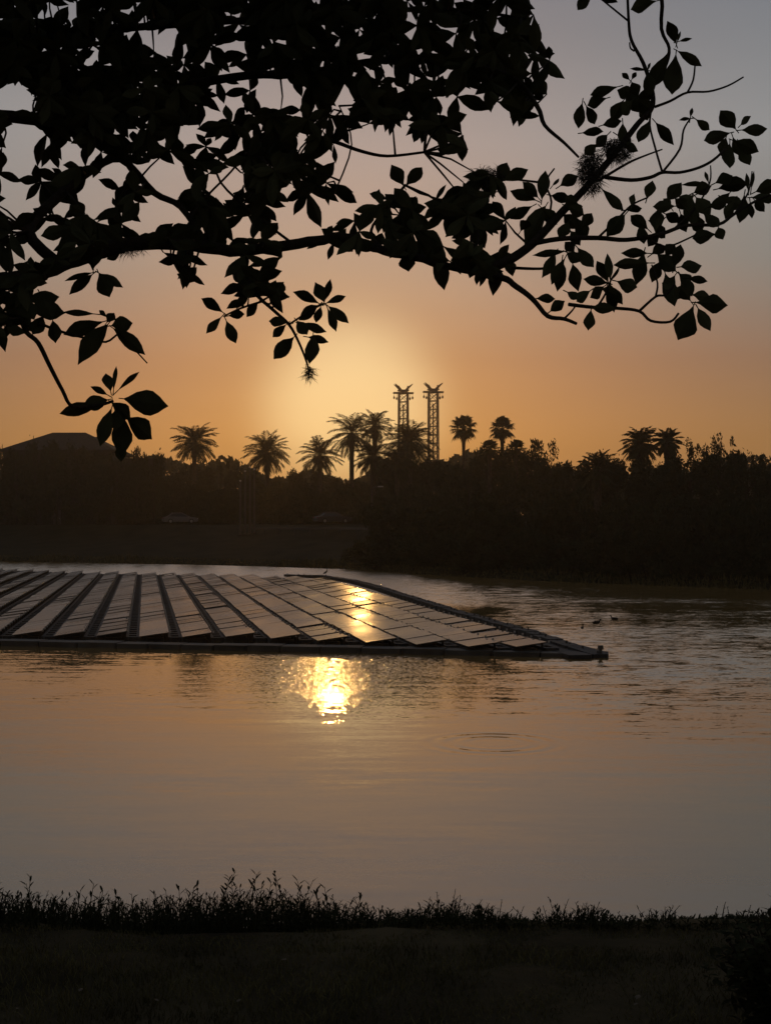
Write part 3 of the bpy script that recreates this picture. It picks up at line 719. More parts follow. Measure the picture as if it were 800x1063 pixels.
def heron():
    p = ground_pt(338, 598.6, .25); o = empty('wading_bird', p, 'small slim bird standing on the back corner of the panel raft', 'bird')
    b = MB(); b.tube([(-.20, 0, .20), (-.12, 0, .26), (0, 0, .33), (.08, 0, .40), (.10, 0, .50), (.08, 0, .58), (.12, 0, .63), (.17, 0, .63), (.26, 0, .61)], [.01, .05, .075, .05, .025, .022, .035, .025, .006], 8)
    for s in (-.03, .03): b.tube([(0, s, .30), (.01, s, .15), (0, s, 0), (.05, s, -.0)], [.018, .010, .010, .008], 5)
    b.build('body', M_BIRD, o, True)
heron()

# ------------------------------------------------------------------ lawn and shore weeds
def lawn_grass():
    r = random.Random(21); b = MB()
    for _ in range(70000):
        y = 2.6 + 3.3 * r.random() ** .7; x = r.uniform(-1, 1) * (.42 * y + .5)
        z = gz(x, y) - .004; cl = .5 + .5 * math.sin(x * 5.1 + 2 * math.sin(y * 6)) * math.sin(y * 7.3 + x); h = r.uniform(.013, .036) * (.85 + .4 * cl) * (.5 if y > 5.3 else 1) * (1.6 if r.random() < .03 else 1)
        a = r.uniform(0, 6.283); wv = Vector((math.cos(a), math.sin(a), 0)) * r.uniform(.0014, .0028); ln = Vector((r.gauss(0, .5), r.gauss(0, .5), 0)) * h
        p = Vector((x, y, z)); m = p + Vector((0, 0, h * .6)) + ln * .35; t = p + Vector((0, 0, h)) + ln
        b.quad(p - wv, p + wv, m + wv * .7, m - wv * .7); b.tri(m - wv * .7, m + wv * .7, t)
    return tag(b.build('grass', M_GRASS), 'short dark lawn grass in front of the lake', 'grass', kind='stuff')
lawn_grass()
def weed_leaf(b, p, d, ln, wd):
    d = d.normalized(); s = d.cross(Vector((0, 0, 1))); s = s.normalized() if s.length > .05 else Vector((1, 0, 0)); dr = Vector((0, 0, -.22 * ln))
    m1 = p + d * ln * .35; m2 = p + d * ln * .7 + dr * .4; t = p + d * ln + dr
    b.quad(p, m1 - s * wd, m2 - s * wd * .75, m2); b.quad(p, m2, m2 + s * wd * .75, m1 + s * wd); b.tri(m2 - s * wd * .75, t, m2 + s * wd * .75)
def weed_stem(b, base, h, r, n, ll, lean=.18):
    ln = Vector((r.gauss(0, lean), r.gauss(0, lean), 0)) * h; pts = [base + Vector((0, 0, h * t)) + ln * t * t for t in (0, .35, .7, 1)]
    b.tube(pts, [.0032, .0027, .002, .001], 4, False)
    for k in range(n):
        t = .15 + .85 * (k + .5) / n; q = pts[0].lerp(pts[1], t / .35) if t < .35 else pts[1].lerp(pts[2], (t - .35) / .35) if t < .7 else pts[2].lerp(pts[3], (t - .7) / .3)
        a = k * 2.4 + r.uniform(-.5, .5); e = R(5 + 48 * t) + r.uniform(-.25, .25)
        weed_leaf(b, q, Vector((math.cos(a) * math.cos(e), math.sin(a) * math.cos(e), math.sin(e))), ll * r.uniform(.8, 1.25) * (1.15 - .5 * t), ll * .085)
PROF = [(-600, 935), (0, 926), (60, 932), (130, 934), (200, 931), (260, 926), (330, 930), (400, 944), (430, 942), (470, 934), (520, 940), (545, 955), (570, 944), (610, 940), (650, 952), (690, 944), (715, 960), (745, 948), (780, 946), (1400, 946)]
def weed_cover():
    r = random.Random(31); b = MB()
    for _ in range(6500):
        y = 5.56 + 1.1 * r.random() ** 1.3; x = r.uniform(-3.4, 3.4); z = gz(x, y)
        px = 400 + x / y * F_PX; yt = lerp_tab(PROF, px) + r.uniform(-6, 1) + 30 * r.random() ** 1.6 + (7 if y < 5.75 else 0); zt = CAM_H - (yt - 547) * y / F_PX; h = max(.012, zt - z)
        if r.random() < .72: weed_stem(b, Vector((x, y, z - .01)), h, r, max(5, int(h / .018)), r.uniform(.028, .055), .26)
        else:
            for _k in range(4):      # grassy tufts
                a = r.uniform(0, 6.283); s = Vector((math.cos(a), math.sin(a), 0)); wv = Vector((-s.y, s.x, 0)) * .0022; p = Vector((x, y, z)) + s * .01; hh = h * r.uniform(.7, 1.05)
                m = p + Vector((0, 0, hh * .6)) + s * hh * .1; t = p + Vector((0, 0, hh)) + s * hh * r.uniform(.1, .4); b.quad(p - wv, p + wv, m + wv * .8, m - wv * .8); b.tri(m - wv * .8, m + wv * .8, t)
    return tag(b.build('shore_weeds', M_WEED), 'low dark weeds and tufts growing along the near bank', 'ground cover', kind='stuff')
weed_cover()
TALL = {'tall leafy weed in the uneven growth at the left end of the near bank': [(-12, 914), (3, 906), (30, 911), (36, 916), (58, 924), (80, 922), (93, 915), (104, 921), (121, 919), (140, 924), (160, 922), (176, 925)],
        'tall leafy weed in the highest clump left of centre on the near bank': [(188, 916), (197, 914), (208, 917), (214, 908), (223, 909), (231, 916), (240, 911), (248, 905), (256, 903), (265, 912), (274, 914), (282, 908), (289, 911), (299, 902), (306, 912), (317, 913), (324, 911), (333, 916), (342, 921), (352, 924), (366, 925), (377, 930)],
        'thin wispy weed among the lower growth right of centre on the near bank': [(440, 928), (455, 925), (466, 922), (474, 926), (486, 930), (500, 934), (516, 932), (571, 936), (580, 929), (588, 931), (603, 934), (620, 938), (676, 938), (688, 935), (700, 941), (738, 936), (748, 932), (757, 938), (769, 936)]}
r = random.Random(77)
for lab, tops in TALL.items():
    for (x, yt) in tops:
        D = r.uniform(5.85, 6.5); X = (x - 400) / F_PX * D; z = gz(X, D); h = CAM_H - (yt - 547) * D / F_PX - z
        b = MB(); th = lab.startswith('thin'); weed_stem(b, Vector((0, 0, -.01)), h, r, int(h / (.015 if th else .021)), .022 if th else r.uniform(.056, .074), .16)
        if not th and r.random() < .5: weed_stem(b, Vector((.015, .01, -.01)), h * .82, r, int(h / .02), .036, .2)
        o = b.build('weed', M_WEED, None, False, (X, D, z)); tag(o, lab, 'weed', 'weeds standing along the near bank')
def reeds():
    r = random.Random(8); b = MB()
    for _ in range(9000):
        x = r.uniform(-62, 40); s_ = r.random() ** 2 * 3.2 - .35; cl = .5 + .5 * math.sin(x * .45 + 2 * math.sin(x * .17)); y = fs(x) + s_; z = max(gz(x, y), -.05); h = r.uniform(.15, .55) * (.4 + .9 * cl)
        a = r.uniform(0, 6.283); wv = Vector((math.cos(a), math.sin(a), 0)) * .05; p = Vector((x, y, z)); t = p + Vector((r.gauss(0, .25) * h, r.gauss(0, .25) * h, h)); b.tri(p - wv, p + wv, t)
    return tag(b.build('shore_reeds', M_GRASS), 'dark reeds and tufts along the far water line', 'ground cover', kind='stuff')
reeds()
# dark shrub at the lower right
def near_shrub():
    D = 4.35; X = (822 - 400) / F_PX * D; z = gz(X, D); o = empty('shrub', (X, D, z), 'dark rounded bush cut by the lower right corner of the picture', 'bush')
    r = random.Random(4); b = MB(); st = MB()
    for k in range(46):
        a = r.uniform(0, 6.283); rad = .26 * math.sqrt(r.random()); hh = .48 * math.sqrt(max(.1, 1 - (rad / .30) ** 2)) * r.uniform(.75, 1.02)
        tp = Vector((rad * math.cos(a), rad * math.sin(a), hh)); bs = tp * .25; bs.z = 0; md = bs.lerp(tp, .55) + Vector((0, 0, .04)); st.tube([bs, md, tp], [.005, .004, .002], 5)
        for q in range(46):
            t = r.uniform(.18, 1); p = bs.lerp(tp, t) + Vector((r.gauss(0, .03), r.gauss(0, .03), r.gauss(0, .02))); p.z = max(.02, p.z)
            weed_leaf(b, p, Vector((r.gauss(0, 1), r.gauss(0, 1), r.uniform(-.3, .8))), r.uniform(.035, .06), .011)
    for dx in (-.05, -.075):
        weed_stem(b, Vector((dx, 0, .38)), .09, r, 6, .035, .1)
    b.build('foliage', M_WEED, o); st.build('stems', M_BARK, o)
near_shrub()
for k, (x, y, s) in enumerate(((291, 1000, .030), (82, 1033, .026), (165, 1043, .022), (660, 1041, .034), (657, 1047, .02), (246, 1044, .022), (20, 1050, .022))):
    p = ground_pt(x, y, 2.37); b = MB(); r = random.Random(600 + k); a = r.uniform(0, 6.28); d = Vector((math.cos(a), math.sin(a), .45)); weed_leaf(b, Vector((0, 0, .0)), d, s, s * .3)
    tag(b.build('fallen_leaf', M_DEAD, None, False, p + Vector((0, 0, .012))), 'small pale dry leaf lying on the dark lawn', 'leaf', 'fallen leaves on the lawn')

# ------------------------------------------------------------------ the shade tree overhead
tree_base = Vector((-3.1, 4.6, gz(-3.1, 4.6) - .05))
TREE = empty('shade_tree', tree_base, 'broad leaved tree whose dark branches hang over the top of the view', 'tree')
TB = tree_base
def dep(x, y): return 4.15 + .35 * math.sin(x / 160.0) + .25 * math.sin(y / 90.0 + 1.0)
def tp(x, y, dd=0.0): return at(x, y, dep(x, y) + dd) - TB
def smooth_poly(pts, sub=4):
    out_ = []
    P = [pts[0]] + list(pts) + [pts[-1]]
    for i in range(1, len(P) - 2):
        for k in range(sub):
            t = k / sub; a, b_, c, d = P[i - 1], P[i], P[i + 1], P[i + 2]
            out_.append(.5 * ((2 * b_) + (-a + c) * t + (2 * a - 5 * b_ + 4 * c - d) * t * t + (-a + 3 * b_ - 3 * c + d) * t ** 3))
    return out_ + [pts[-1]]
b = MB()
tr_pts = [Vector((0, 0, -.1)), Vector((.02, 0, .35)), Vector((.08, .02, 1.2)), Vector((.16, .0, 1.9)), Vector((.28, -.05, 2.7)), Vector((.42, -.1, 3.6))]
b.tube(smooth_poly(tr_pts), [.25 - .17 * k / 20 + (.10 if k == 0 else .04 if k < 3 else 0) for k in range(21)], 14); b.build('trunk', M_BARK, TREE, True)
LIMBS = []   # (pixel points, start px radius, end px radius)
def limb(px, r0, r1, name='branch', start=None, dd=0.0):
    pts = [tp(x, y, dd) for x, y in px]
    if start is not None: pts = [start] + pts
    sp = smooth_poly(pts, 4); n = len(sp); D = 4.2
    if r0 > 8:
        for k in range(1, n - 1): sp[k] = sp[k] + Vector((rnd.gauss(0, .004), rnd.gauss(0, .004), rnd.gauss(0, .004))) * (1 - k / n) ** 1.5
    rad = [(r0 + (r1 - r0) * (k / (n - 1))) * D / F_PX for k in range(n)]
    bb = MB(); bb.tube(sp, rad, 8); bb.build(name, M_BARK, TREE, True); LIMBS.append(px)
limb([(-160, 335), (-20, 298), (35, 287), (62, 275), (100, 262), (150, 252), (200, 255), (240, 260), (280, 257), (320, 251), (350, 246), (368, 249), (388, 257), (410, 263), (440, 269), (472, 278), (520, 288), (535, 297), (552, 310), (568, 328), (585, 331), (598, 336)], 9.5, 1.4, start=tr_pts[2])
limb([(-150, 150), (-20, 122), (35, 124), (62, 128), (120, 112), (190, 90), (260, 78), (310, 77), (400, 62), (470, 66), (530, 80), (557, 110), (565, 130), (585, 148), (600, 163)], 8, 1.2, start=tr_pts[3])
limb([(-160, 40), (0, 45), (120, 30), (240, 22), (360, 12), (470, 10), (548, 20)], 7, 1.3, start=tr_pts[4])
limb([(-150, -90), (60, -80), (260, -110), (480, -90), (610, -60), (680, -20), (686, 30), (694, 50), (690, 70), (677, 90)], 4, 1.1, start=tr_pts[5])
limb([(62, 275), (30, 240), (60, 205), (90, 180), (125, 165), (160, 200), (188, 215), (215, 255)], 6, 3)
limb([(472, 276), (505, 278), (528, 270), (550, 255), (565, 240), (585, 218), (600, 203), (625, 175), (645, 150), (662, 128), (676, 112), (676, 92), (667, 65), (655, 42), (652, 20), (650, -30)], 5.5, 1.2)
limb([(548, 254), (580, 248), (620, 247), (650, 249), (685, 243), (712, 234), (745, 233), (762, 222), (792, 205), (830, 196)], 2.6, 1.0)
limb([(531, 278), (560, 279), (583, 276)], 1.6, 1.0, 'twig')
limb([(590, 316), (615, 319), (640, 320), (663, 323), (675, 333), (695, 334), (704, 325)], 1.8, 1.0, 'twig')
limb([(663, 323), (680, 308), (690, 306), (700, 295)], 1.3, .8, 'twig'); limb([(680, 308), (682, 294), (676, 275)], 1.0, .7, 'twig')
limb([(585, 331), (593, 323), (598, 316)], 1.1, .7, 'twig')
limb([(628, 184), (655, 187), (675, 184), (687, 179), (705, 179), (725, 174), (740, 166), (752, 155)], 2.0, 1.2, 'twig')
limb([(687, 179), (680, 155), (674, 130), (676, 112)], 1.2, 1.0, 'twig'); limb([(687, 179), (705, 155), (709, 135), (716, 123)], 1.3, .8, 'twig')
limb([(620, 188), (650, 170), (668, 162), (687, 155)], 1.5, .7, 'twig'); limb([(679, 111), (695, 105), (713, 96), (735, 95), (755, 89), (771, 80)], 1.5, .8, 'twig')
limb([(713, 96), (719, 83), (721, 66)], 1.2, .8, 'twig'); limb([(652, 22), (631, 5), (615, -8)], 1.1, .8, 'twig')
limb([(658, 53), (654, 50), (653, 44)], 1.0, .7, 'twig'); limb([(676, 250), (692, 256), (715, 247), (722, 243)], 1.0, .7, 'twig')
limb([(22, 330), (28, 345), (40, 356), (52, 380), (65, 405), (76, 422), (105, 420), (118, 416)], 2.8, 1.4, 'twig')
limb([(40, 335), (60, 343), (85, 350), (110, 355), (125, 347), (140, 363), (153, 377)], 1.6, .7, 'twig')
limb([(250, 262), (262, 300), (285, 323), (300, 337), (310, 355), (318, 375), (321, 388)], 2.2, .9, 'twig'); limb([(272, 313), (250, 320), (233, 328)], 1.3, .9, 'twig')
limb([(300, 337), (318, 325), (336, 315)], 1.2, .9, 'twig'); limb([(92, 268), (97, 280)], 1.4, 1.0, 'twig')
limb([(325, 140), (350, 148), (375, 157), (402, 162), (440, 158)], 2.5, 1.4, 'twig'); limb([(400, 262), (385, 240), (402, 215), (420, 192)], 2.0, 1.0, 'twig')
limb([(345, 205), (365, 150), (352, 110)], 1.0, .8, 'twig'); limb([(300, 250), (255, 215), (225, 180), (240, 140)], 1.6, 1.2, 'twig'); limb([(190, 250), (205, 215), (240, 178), (262, 150)], 1.5, 1.0, 'twig')
limb([(565, 240), (572, 210), (566, 190), (575, 175)], 1.3, .8, 'twig'); limb([(620, 247), (640, 228), (655, 213), (672, 205)], 1.2, .8, 'twig')
limb([(620, 318), (628, 305), (634, 290), (642, 278)], 1.1, .7, 'twig'); limb([(700, 237), (722, 215), (736, 190), (737, 172)], 1.2, .6, 'twig'); limb([(762, 222), (776, 200), (780, 178)], 1.1, .6, 'twig')

FOL = MB(); PET = FOL; lr = random.Random(123)
WP = [(.0, .05), (.10, .22), (.28, .66), (.50, .96), (.64, .95), (.80, .62), (.91, .26), (1.0, .01)]
def leaf3(p0, p1, wd, roll, curl):
    d = p1 - p0; ln = d.length; d.normalize(); view = (p0 + TB - Vector((0, 0, CAM_H))).normalized()
    s = d.cross(view); s = s.normalized() if s.length > .05 else Vector((1, 0, 0)); nrm = s.cross(d)
    s2 = s * math.cos(roll) + nrm * math.sin(roll); n2 = s2.cross(d); i = len(FOL.v)
    sk = lr.uniform(.85, 1.18); ph = lr.uniform(0, 6.28); am = lr.uniform(.0, .10)
    for t, wv in WP:
        wv = wv * (1 + am * math.sin(t * 9 + ph)); t = t ** sk
        c = p0 + d * (ln * t) + n2 * (curl * ln * (t * t - t) * 1.0) - Vector((0, 0, .06 * ln * t * t)); hw = wd / 2 * wv
        FOL.v += [tuple(c - s2 * hw + n2 * hw * .25), tuple(c), tuple(c + s2 * hw + n2 * hw * .25)]
    for k in range(len(WP) - 1):
        a = i + 3 * k; FOL.f += [(a, a + 1, a + 4, a + 3), (a + 1, a + 2, a + 5, a + 4)]
def leaf_px(x0, y0, x1, y1, wpx, dd=None):
    dd = lr.uniform(-.06, .06) if dd is None else dd
    a = tp(x0, y0, dd); b_ = at(x1, y1, dep(x0, y0) + dd + lr.uniform(-.04, .04)) - TB; roll = lr.uniform(-.5, .5)
    pd = (a - b_).normalized() * (5.5 * dep(x0, y0) / F_PX); PET.tube([a - pd * -1.0, a + pd * .4, a - pd * .3], [.0016, .0016, .0014], 4, False)
    leaf3(a, b_, wpx * 1.02 * dep(x0, y0) / F_PX / math.cos(roll), roll, lr.uniform(-.25, .25))
HAND = [(613, -8, 599, 9, 12), (620, -4, 641, 1, 9), (681, 1, 654, 8, 14), (701, 45, 692, 20, 12), (702, 45, 706, 31, 3), (704, 43, 718, 39, 4), (703, 53, 728, 67, 11), (692, 56, 677, 89, 17), (701, 57, 697, 96, 21),
 (671, 76, 675, 98, 14), (671, 73, 653, 70, 4), (672, 73, 675, 64, 3), (641, 90, 612, 97, 12), (629, 102, 609, 108, 12), (647, 104, 634, 125, 14), (653, 83, 645, 75, 6), (655, 83, 660, 74, 5), (680, 127, 699, 149, 12), (673, 126, 662, 146, 13),
 (660, 100, 640, 92, 14), (660, 102, 678, 96, 13), (660, 104, 677, 115, 14), (656, 104, 645, 118, 13), (662, 100, 655, 84, 12), (652, 98, 668, 116, 15), (648, 96, 662, 108, 15), (664, 108, 672, 124, 12),
 (763, 134, 747, 113, 18), (768, 130, 779, 119, 7), (769, 135, 796, 132, 13), (757, 138, 730, 144, 15), (761, 146, 787, 156, 16), (767, 149, 778, 170, 13), (757, 149, 757, 173, 14), (753, 143, 748, 161, 12), (760, 142, 766, 160, 10),
 (722, 124, 736, 134, 10), (716, 123, 704, 124, 4), (716, 122, 718, 111, 4), (604, 107, 600, 132, 13), (608, 110, 617, 128, 12), (604, 138, 626, 135, 10), (625, 130, 645, 124, 12), (640, 140, 655, 150, 13), (630, 140, 618, 152, 12), (648, 148, 662, 156, 10), (618, 150, 606, 160, 12), (636, 150, 632, 168, 12), (646, 128, 648, 150, 11),
 (624, 196, 647, 217, 11), (648, 223, 629, 244, 18), (655, 214, 658, 200, 7), (649, 218, 666, 215, 9), (671, 206, 677, 186, 12), (692, 208, 707, 188, 16), (707, 192, 731, 189, 6),
 (720, 200, 738, 192, 15), (720, 203, 702, 212, 14), (722, 205, 737, 222, 16), (718, 205, 718, 232, 17), (700, 214, 677, 213, 12), (712, 218, 700, 205, 12), (716, 222, 728, 240, 15), (706, 222, 712, 240, 13), (735, 215, 752, 208, 13), (730, 222, 746, 234, 13), (742, 190, 760, 181, 14), (745, 196, 776, 189, 17), (750, 205, 772, 214, 14), (757, 200, 742, 216, 13), (762, 208, 752, 226, 12),
 (784, 199, 806, 188, 16), (780, 205, 806, 204, 12), (772, 202, 767, 230, 14), (778, 210, 780, 226, 7), (783, 208, 793, 219, 11), (776, 198, 774, 178, 5), (779, 197, 782, 176, 4), (735, 190, 731, 177, 4), (742, 243, 718, 246, 16), (745, 236, 750, 248, 12),
 (672, 238, 654, 222, 14), (680, 240, 682, 216, 15), (684, 240, 672, 255, 12), (664, 232, 668, 252, 12), (690, 226, 678, 236, 13), (690, 222, 706, 230, 12), (696, 216, 688, 205, 10),
 (672, 263, 644, 261, 11), (674, 273, 636, 273, 12), (668, 262, 660, 294, 16), (676, 264, 690, 254, 13), (682, 264, 701, 280, 18), (690, 266, 700, 252, 13), (699, 278, 706, 252, 13), (706, 277, 728, 274, 15), (684, 272, 676, 292, 14), (704, 284, 716, 294, 14), (690, 284, 700, 316, 17), (700, 286, 690, 300, 14), (714, 289, 734, 291, 9), (706, 286, 718, 306, 15), (710, 294, 702, 310, 13), (722, 314, 755, 315, 19), (719, 318, 703, 351, 24), (724, 320, 737, 342, 13), (716, 312, 706, 298, 14), (718, 306, 738, 308, 14), (676, 232, 690, 246, 12),
 (631, 293, 619, 269, 12), (633, 291, 630, 261, 9), (634, 291, 643, 278, 3), (630, 294, 605, 288, 12), (640, 292, 661, 297, 16), (633, 297, 646, 315, 11), (630, 297, 637, 323, 12), (627, 297, 612, 308, 12), (640, 321, 614, 318, 12), (613, 322, 610, 342, 12), (599, 257, 616, 276, 14), (624, 300, 640, 305, 12), (612, 302, 598, 312, 12),
 (419, 193, 406, 169, 15), (421, 193, 438, 172, 15), (451, 209, 463, 190, 5), (517, 191, 526, 167, 16), (521, 188, 548, 174, 14), (512, 200, 467, 211, 16), (558, 205, 542, 187, 12), (556, 208, 529, 196, 13), (562, 207, 566, 175, 14), (573, 193, 580, 184, 4), (581, 193, 599, 181, 14), (572, 203, 592, 207, 12), (552, 214, 529, 226, 12), (566, 214, 544, 251, 20), (562, 216, 578, 232, 14), (584, 222, 600, 236, 15), (588, 214, 606, 222, 14), (598, 226, 608, 248, 15), (590, 230, 580, 246, 13), (600, 212, 586, 204, 12), (604, 236, 614, 220, 13), (592, 240, 602, 254, 12),
 (452, 261, 461, 299, 18), (512, 277, 518, 297, 13), (528, 269, 532, 286, 12), (490, 272, 487, 288, 12), (500, 272, 503, 290, 12), (540, 240, 548, 228, 12), (421, 262, 424, 281, 17), (475, 268, 478, 284, 10),
 (556, 310, 576, 309, 10), (571, 323, 586, 311, 12), (588, 303, 601, 309, 9), (586, 261, 552, 263, 8), (576, 263, 562, 287, 12), (583, 270, 578, 301, 14), (594, 274, 600, 301, 14), (588, 262, 604, 270, 13), (586, 268, 572, 294, 12), (596, 262, 586, 250, 12),
 (231, 324, 209, 308, 12), (230, 329, 214, 345, 9), (235, 333, 245, 355, 13), (237, 328, 254, 325, 10), (268, 314, 256, 328, 10), (331, 315, 304, 301, 11), (336, 313, 327, 291, 13), (337, 312, 343, 288, 8), (338, 315, 359, 306, 8), (341, 318, 362, 334, 11), (340, 320, 349, 343, 9), (333, 318, 328, 334, 9), (330, 317, 310, 331, 13), (299, 335, 279, 332, 11), (297, 337, 283, 349, 10), (312, 336, 339, 343, 10), (308, 333, 319, 346, 14), (305, 350, 284, 371, 17), (320, 350, 341, 354, 9), (325, 347, 321, 376, 15),
 (97, 283, 67, 290, 6), (96, 285, 72, 304, 12), (103, 284, 114, 307, 18), (104, 284, 128, 297, 10), (97, 279, 97, 257, 17), (126, 261, 111, 268, 11), (28, 312, 62, 306, 17), (32, 318, 68, 323, 22), (55, 333, 58, 355, 14), (45, 328, 34, 346, 16), (28, 346, 7, 338, 12), (-1, 338, 6, 364, 11), (99, 326, 65, 322, 7), (107, 334, 66, 345, 17), (112, 330, 103, 321, 5), (111, 335, 119, 324, 10), (112, 337, 81, 376, 20), (116, 338, 138, 334, 18), (118, 341, 151, 366, 16), (42, 305, 55, 330, 20), (20, 305, 36, 330, 20),
 (104, 421, 62, 427, 15), (112, 410, 94, 400, 7), (115, 406, 110, 386, 12), (118, 406, 121, 378, 5), (122, 406, 145, 384, 6), (129, 414, 175, 419, 27), (112, 415, 86, 420, 17), (116, 424, 104, 461, 16), (124, 424, 126, 472, 21), (132, 434, 158, 454, 22), (120, 425, 120, 446, 16), (116, 418, 136, 434, 16), (124, 456, 126, 478, 12)]
for h_ in HAND: leaf_px(*h_)
# dense crown: sprays of leaves at twig ends
def inside(poly, x, y):
    c = False; n = len(poly)
    for i in range(n):
        x1, y1 = poly[i]; x2, y2 = poly[(i + 1) % n]
        if (y1 > y) != (y2 > y) and x < (x2 - x1) * (y - y1) / (y2 - y1) + x1: c = not c
    return c
UP_POLY = [(-60, -40), (560, -40), (547, 4), (560, 22), (573, 38), (577, 60), (580, 74), (566, 80), (573, 100), (553, 106), (552, 132), (530, 134), (525, 106), (508, 106), (504, 118), (484, 110), (480, 136), (488, 162), (463, 166), (454, 146), (430, 150), (434, 172), (404, 176), (380, 190), (404, 206), (408, 262), (200, 262), (152, 256), (62, 280), (38, 294), (32, 342), (-60, 350)]
MID_POLY = [(398, 196), (420, 188), (446, 200), (462, 206), (490, 176), (520, 178), (530, 196), (552, 212), (545, 236), (530, 250), (536, 280), (520, 292), (470, 284), (440, 274), (400, 266)]
DROP = [(222, 256), (292, 256), (297, 308), (286, 320), (270, 306), (258, 312), (246, 322), (238, 300), (226, 286)]
DROP2 = [(168, 262), (204, 262), (205, 295), (190, 292), (176, 276)]
HOLES = [(152, 33, 7, 13), (176, 38, 11, 11), (192, 48, 7, 5), (14, 103, 19, 15), (25, 142, 28, 10), (20, 162, 13, 11), (76, 158, 9, 10), (167, 180, 22, 14), (120, 180, 15, 7), (287, 96, 19, 15), (358, 98, 8, 9), (352, 122, 7, 13), (375, 174, 26, 21), (228, 190, 15, 12), (392, 165, 16, 10), (375, 143, 22, 5), (245, 148, 10, 6),
         (266, 41, 4, 7), (292, 41, 6, 6), (235, 47, 7, 5), (210, 17, 5, 7), (178, 192, 15, 9), (6, 214, 9, 7), (48, 195, 10, 4), (25, 216, 9, 8), (100, 207, 12, 18), (65, 216, 10, 7), (150, 235, 13, 6), (150, 215, 8, 7), (190, 225, 7, 9), (115, 232, 11, 5), (45, 263, 9, 6), (240, 186, 12, 14), (268, 225, 10, 5), (255, 240, 13, 7), (326, 206, 7, 7), (305, 214, 7, 4), (301, 241, 8, 8), (345, 220, 11, 5), (380, 206, 7, 5), (375, 236, 15, 4), (53, 14, 4, 5), (67, 11, 5, 5), (32, 72, 6, 6), (54, 47, 7, 3), (125, 122, 7, 5), (148, 121, 6, 4), (238, 120, 5, 4), (425, 26, 6, 6), (437, 19, 4, 5), (472, 17, 4, 5), (522, 11, 4, 10), (447, 62, 8, 4), (497, 52, 6, 4), (473, 95, 7, 5), (470, 107, 8, 5), (540, 54, 4, 3), (521, 37, 4, 6), (412, 215, 7, 7), (416, 229, 7, 4), (438, 216, 5, 6), (490, 247, 8, 4), (482, 215, 8, 4), (511, 250, 8, 6), (518, 232, 5, 3), (535, 258, 6, 5)]
for _k in range(300): HOLES.append((lr.uniform(0, 575), lr.uniform(0, 285), lr.uniform(1.5, 5), lr.uniform(1.5, 5)))
TW = MB()
def ok(poly, pts, loose=False):
    for q_, (x, y) in enumerate(pts):
        if not (loose and q_ == 0) and not inside(poly, x, y): return False
        for hx, hy, rx, ry in HOLES:
            if ((x - hx) / rx) ** 2 + ((y - hy) / ry) ** 2 < 1: return False
    return True
LP = [(p, q) for L_ in LIMBS for p, q in zip(L_, L_[1:])]
def nearest(x, y):
    best = (1e9, x, y)
    for (ax, ay), (bx, by) in LP:
        dx, dy = bx - ax, by - ay; t = max(0, min(1, ((x - ax) * dx + (y - ay) * dy) / (dx * dx + dy * dy + 1e-6))); qx, qy = ax + dx * t, ay + dy * t; d = math.hypot(qx - x, qy - y)
        if d < best[0]: best = (d, qx, qy)
    return best
def fill(poly, nros, box, spread, tries=5):
    for _ in range(nros):
        x, y = lr.uniform(box[0], box[1]), lr.uniform(box[2], box[3])
        if not ok(poly, [(x, y)]): continue
        dd = lr.uniform(-spread, spread); nl = lr.randint(4, 7); a0 = lr.uniform(0, 6.283); made = 0
        for k in range(nl):
            for _t in range(tries):
                a = a0 + k * 2.4 + lr.uniform(-.5, .5); ln = lr.uniform(20, 36) * lr.choice((.8, 1, 1, 1.1)); x1, y1 = x + ln * math.cos(a), y + ln * math.sin(a) * .9 + 4
                wd = ln * lr.uniform(.34, .46); nx_, ny_ = -math.sin(a) * wd * .4, math.cos(a) * wd * .4; mx, my = x + (x1 - x) * .55, y + (y1 - y) * .55
                if ok(poly, [(x1, y1), (mx + nx_, my + ny_), (mx - nx_, my - ny_)], lr.random() < .3):
                    D0 = dep(x, y) + dd; roll = lr.uniform(-.9, .9)
                    leaf3(at(x, y, D0) - TB, at(x1, y1, D0 + lr.uniform(-.05, .05)) - TB, wd * D0 / F_PX / math.cos(roll) ** .6, roll, lr.uniform(-.3, .3)); made += 1; break
        if made:
            d, qx, qy = nearest(x, y)
            if 3 < d < 80: TW.tube([tp(qx, qy), at((x + qx) / 2 + lr.uniform(-4, 4), (y + qy) / 2 + lr.uniform(-4, 4), dep(x, y) + dd * .6) - TB, at(x, y, dep(x, y) + dd) - TB], [.004, .0032, .002], 5)
fill(UP_POLY, 640, (-60, 580, -40, 345), .45)
fill(UP_POLY, 120, (-60, 580, -40, 132), .45); fill(MID_POLY, 72, (398, 552, 176, 292), .22)
fill(DROP, 17, (222, 297, 256, 322), .12); fill(DROP2, 14, (168, 205, 262, 295), .08)
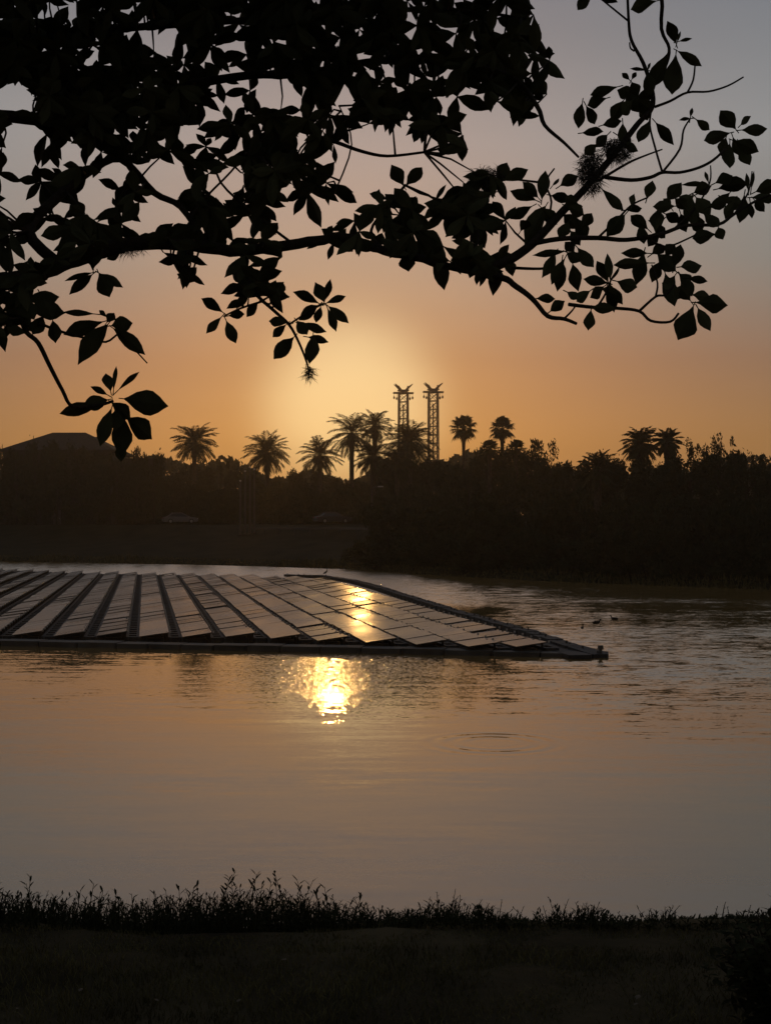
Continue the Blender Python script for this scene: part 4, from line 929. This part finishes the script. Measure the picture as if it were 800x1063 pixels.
# the crown goes on beyond the frame
OUT1 = [(-420, -330), (-55, -330), (-55, 330), (-200, 380), (-420, 320)]; OUT2 = [(-60, -330), (700, -330), (640, -45), (-60, -35)]
HS = HOLES; HOLES = []
fill(OUT1, 430, (-420, -55, -330, 380), .7, 3); fill(OUT2, 560, (-60, 700, -330, -36), .7, 3)
HOLES = HS
FOL.build('foliage', M_LEAF, TREE); TW.build('twigs', M_BARK, TREE, True)
def moss(cx, cy, rx, ry, n, seed):
    r = random.Random(seed); b = MB()
    for _ in range(n):
        a = r.uniform(0, 6.283); k = r.random() ** .6; x, y = cx + rx * k * math.cos(a), cy + ry * k * math.sin(a); p = tp(x, y, r.uniform(-.05, .05))
        d = Vector((r.gauss(0, 1), r.gauss(0, 1), r.gauss(0, 1) - .3)).normalized() * r.uniform(.012, .035); e = d + Vector((r.gauss(0, .01), r.gauss(0, .01), -.008)); s = Vector((r.gauss(0, 1), r.gauss(0, 1), r.gauss(0, 1))).normalized() * .0011
        b.quad(p - s, p + s, p + d * .6 + s * .8, p + d * .6 - s * .8); b.tri(p + d * .6 - s * .8, p + d * .6 + s * .8, p + e)
    b.build('moss_clump', M_MOSS, TREE)
moss(613, 178, 13, 22, 1500, 1); moss(640, 156, 14, 12, 900, 2); moss(505, 184, 17, 9, 900, 3); moss(135, 258, 16, 5, 260, 4); moss(321, 386, 5, 6, 160, 5)

# ------------------------------------------------------------------ haze
def haze():
    b = MB(); b.box((0, 600, 29), (2600, 2200, 66)); m = bpy.data.materials.new('haze_lens_veil'); m.use_nodes = True; t = m.node_tree
    t.nodes.remove(t.nodes['Principled BSDF']); v = t.nodes.new('ShaderNodeVolumePrincipled'); v.inputs['Color'].default_value = (.98, .84, .64, 1)
    v.inputs['Density'].default_value = .00045; v.inputs['Anisotropy'].default_value = .80; t.links.new(v.outputs[0], t.nodes['Material Output'].inputs['Volume'])  # density raised so the haze also imitates lens veil over dark areas
    tag(b.build('haze', m), 'evening haze over the lake, thickened to stand in for lens veil', 'haze', kind='stuff')
haze()
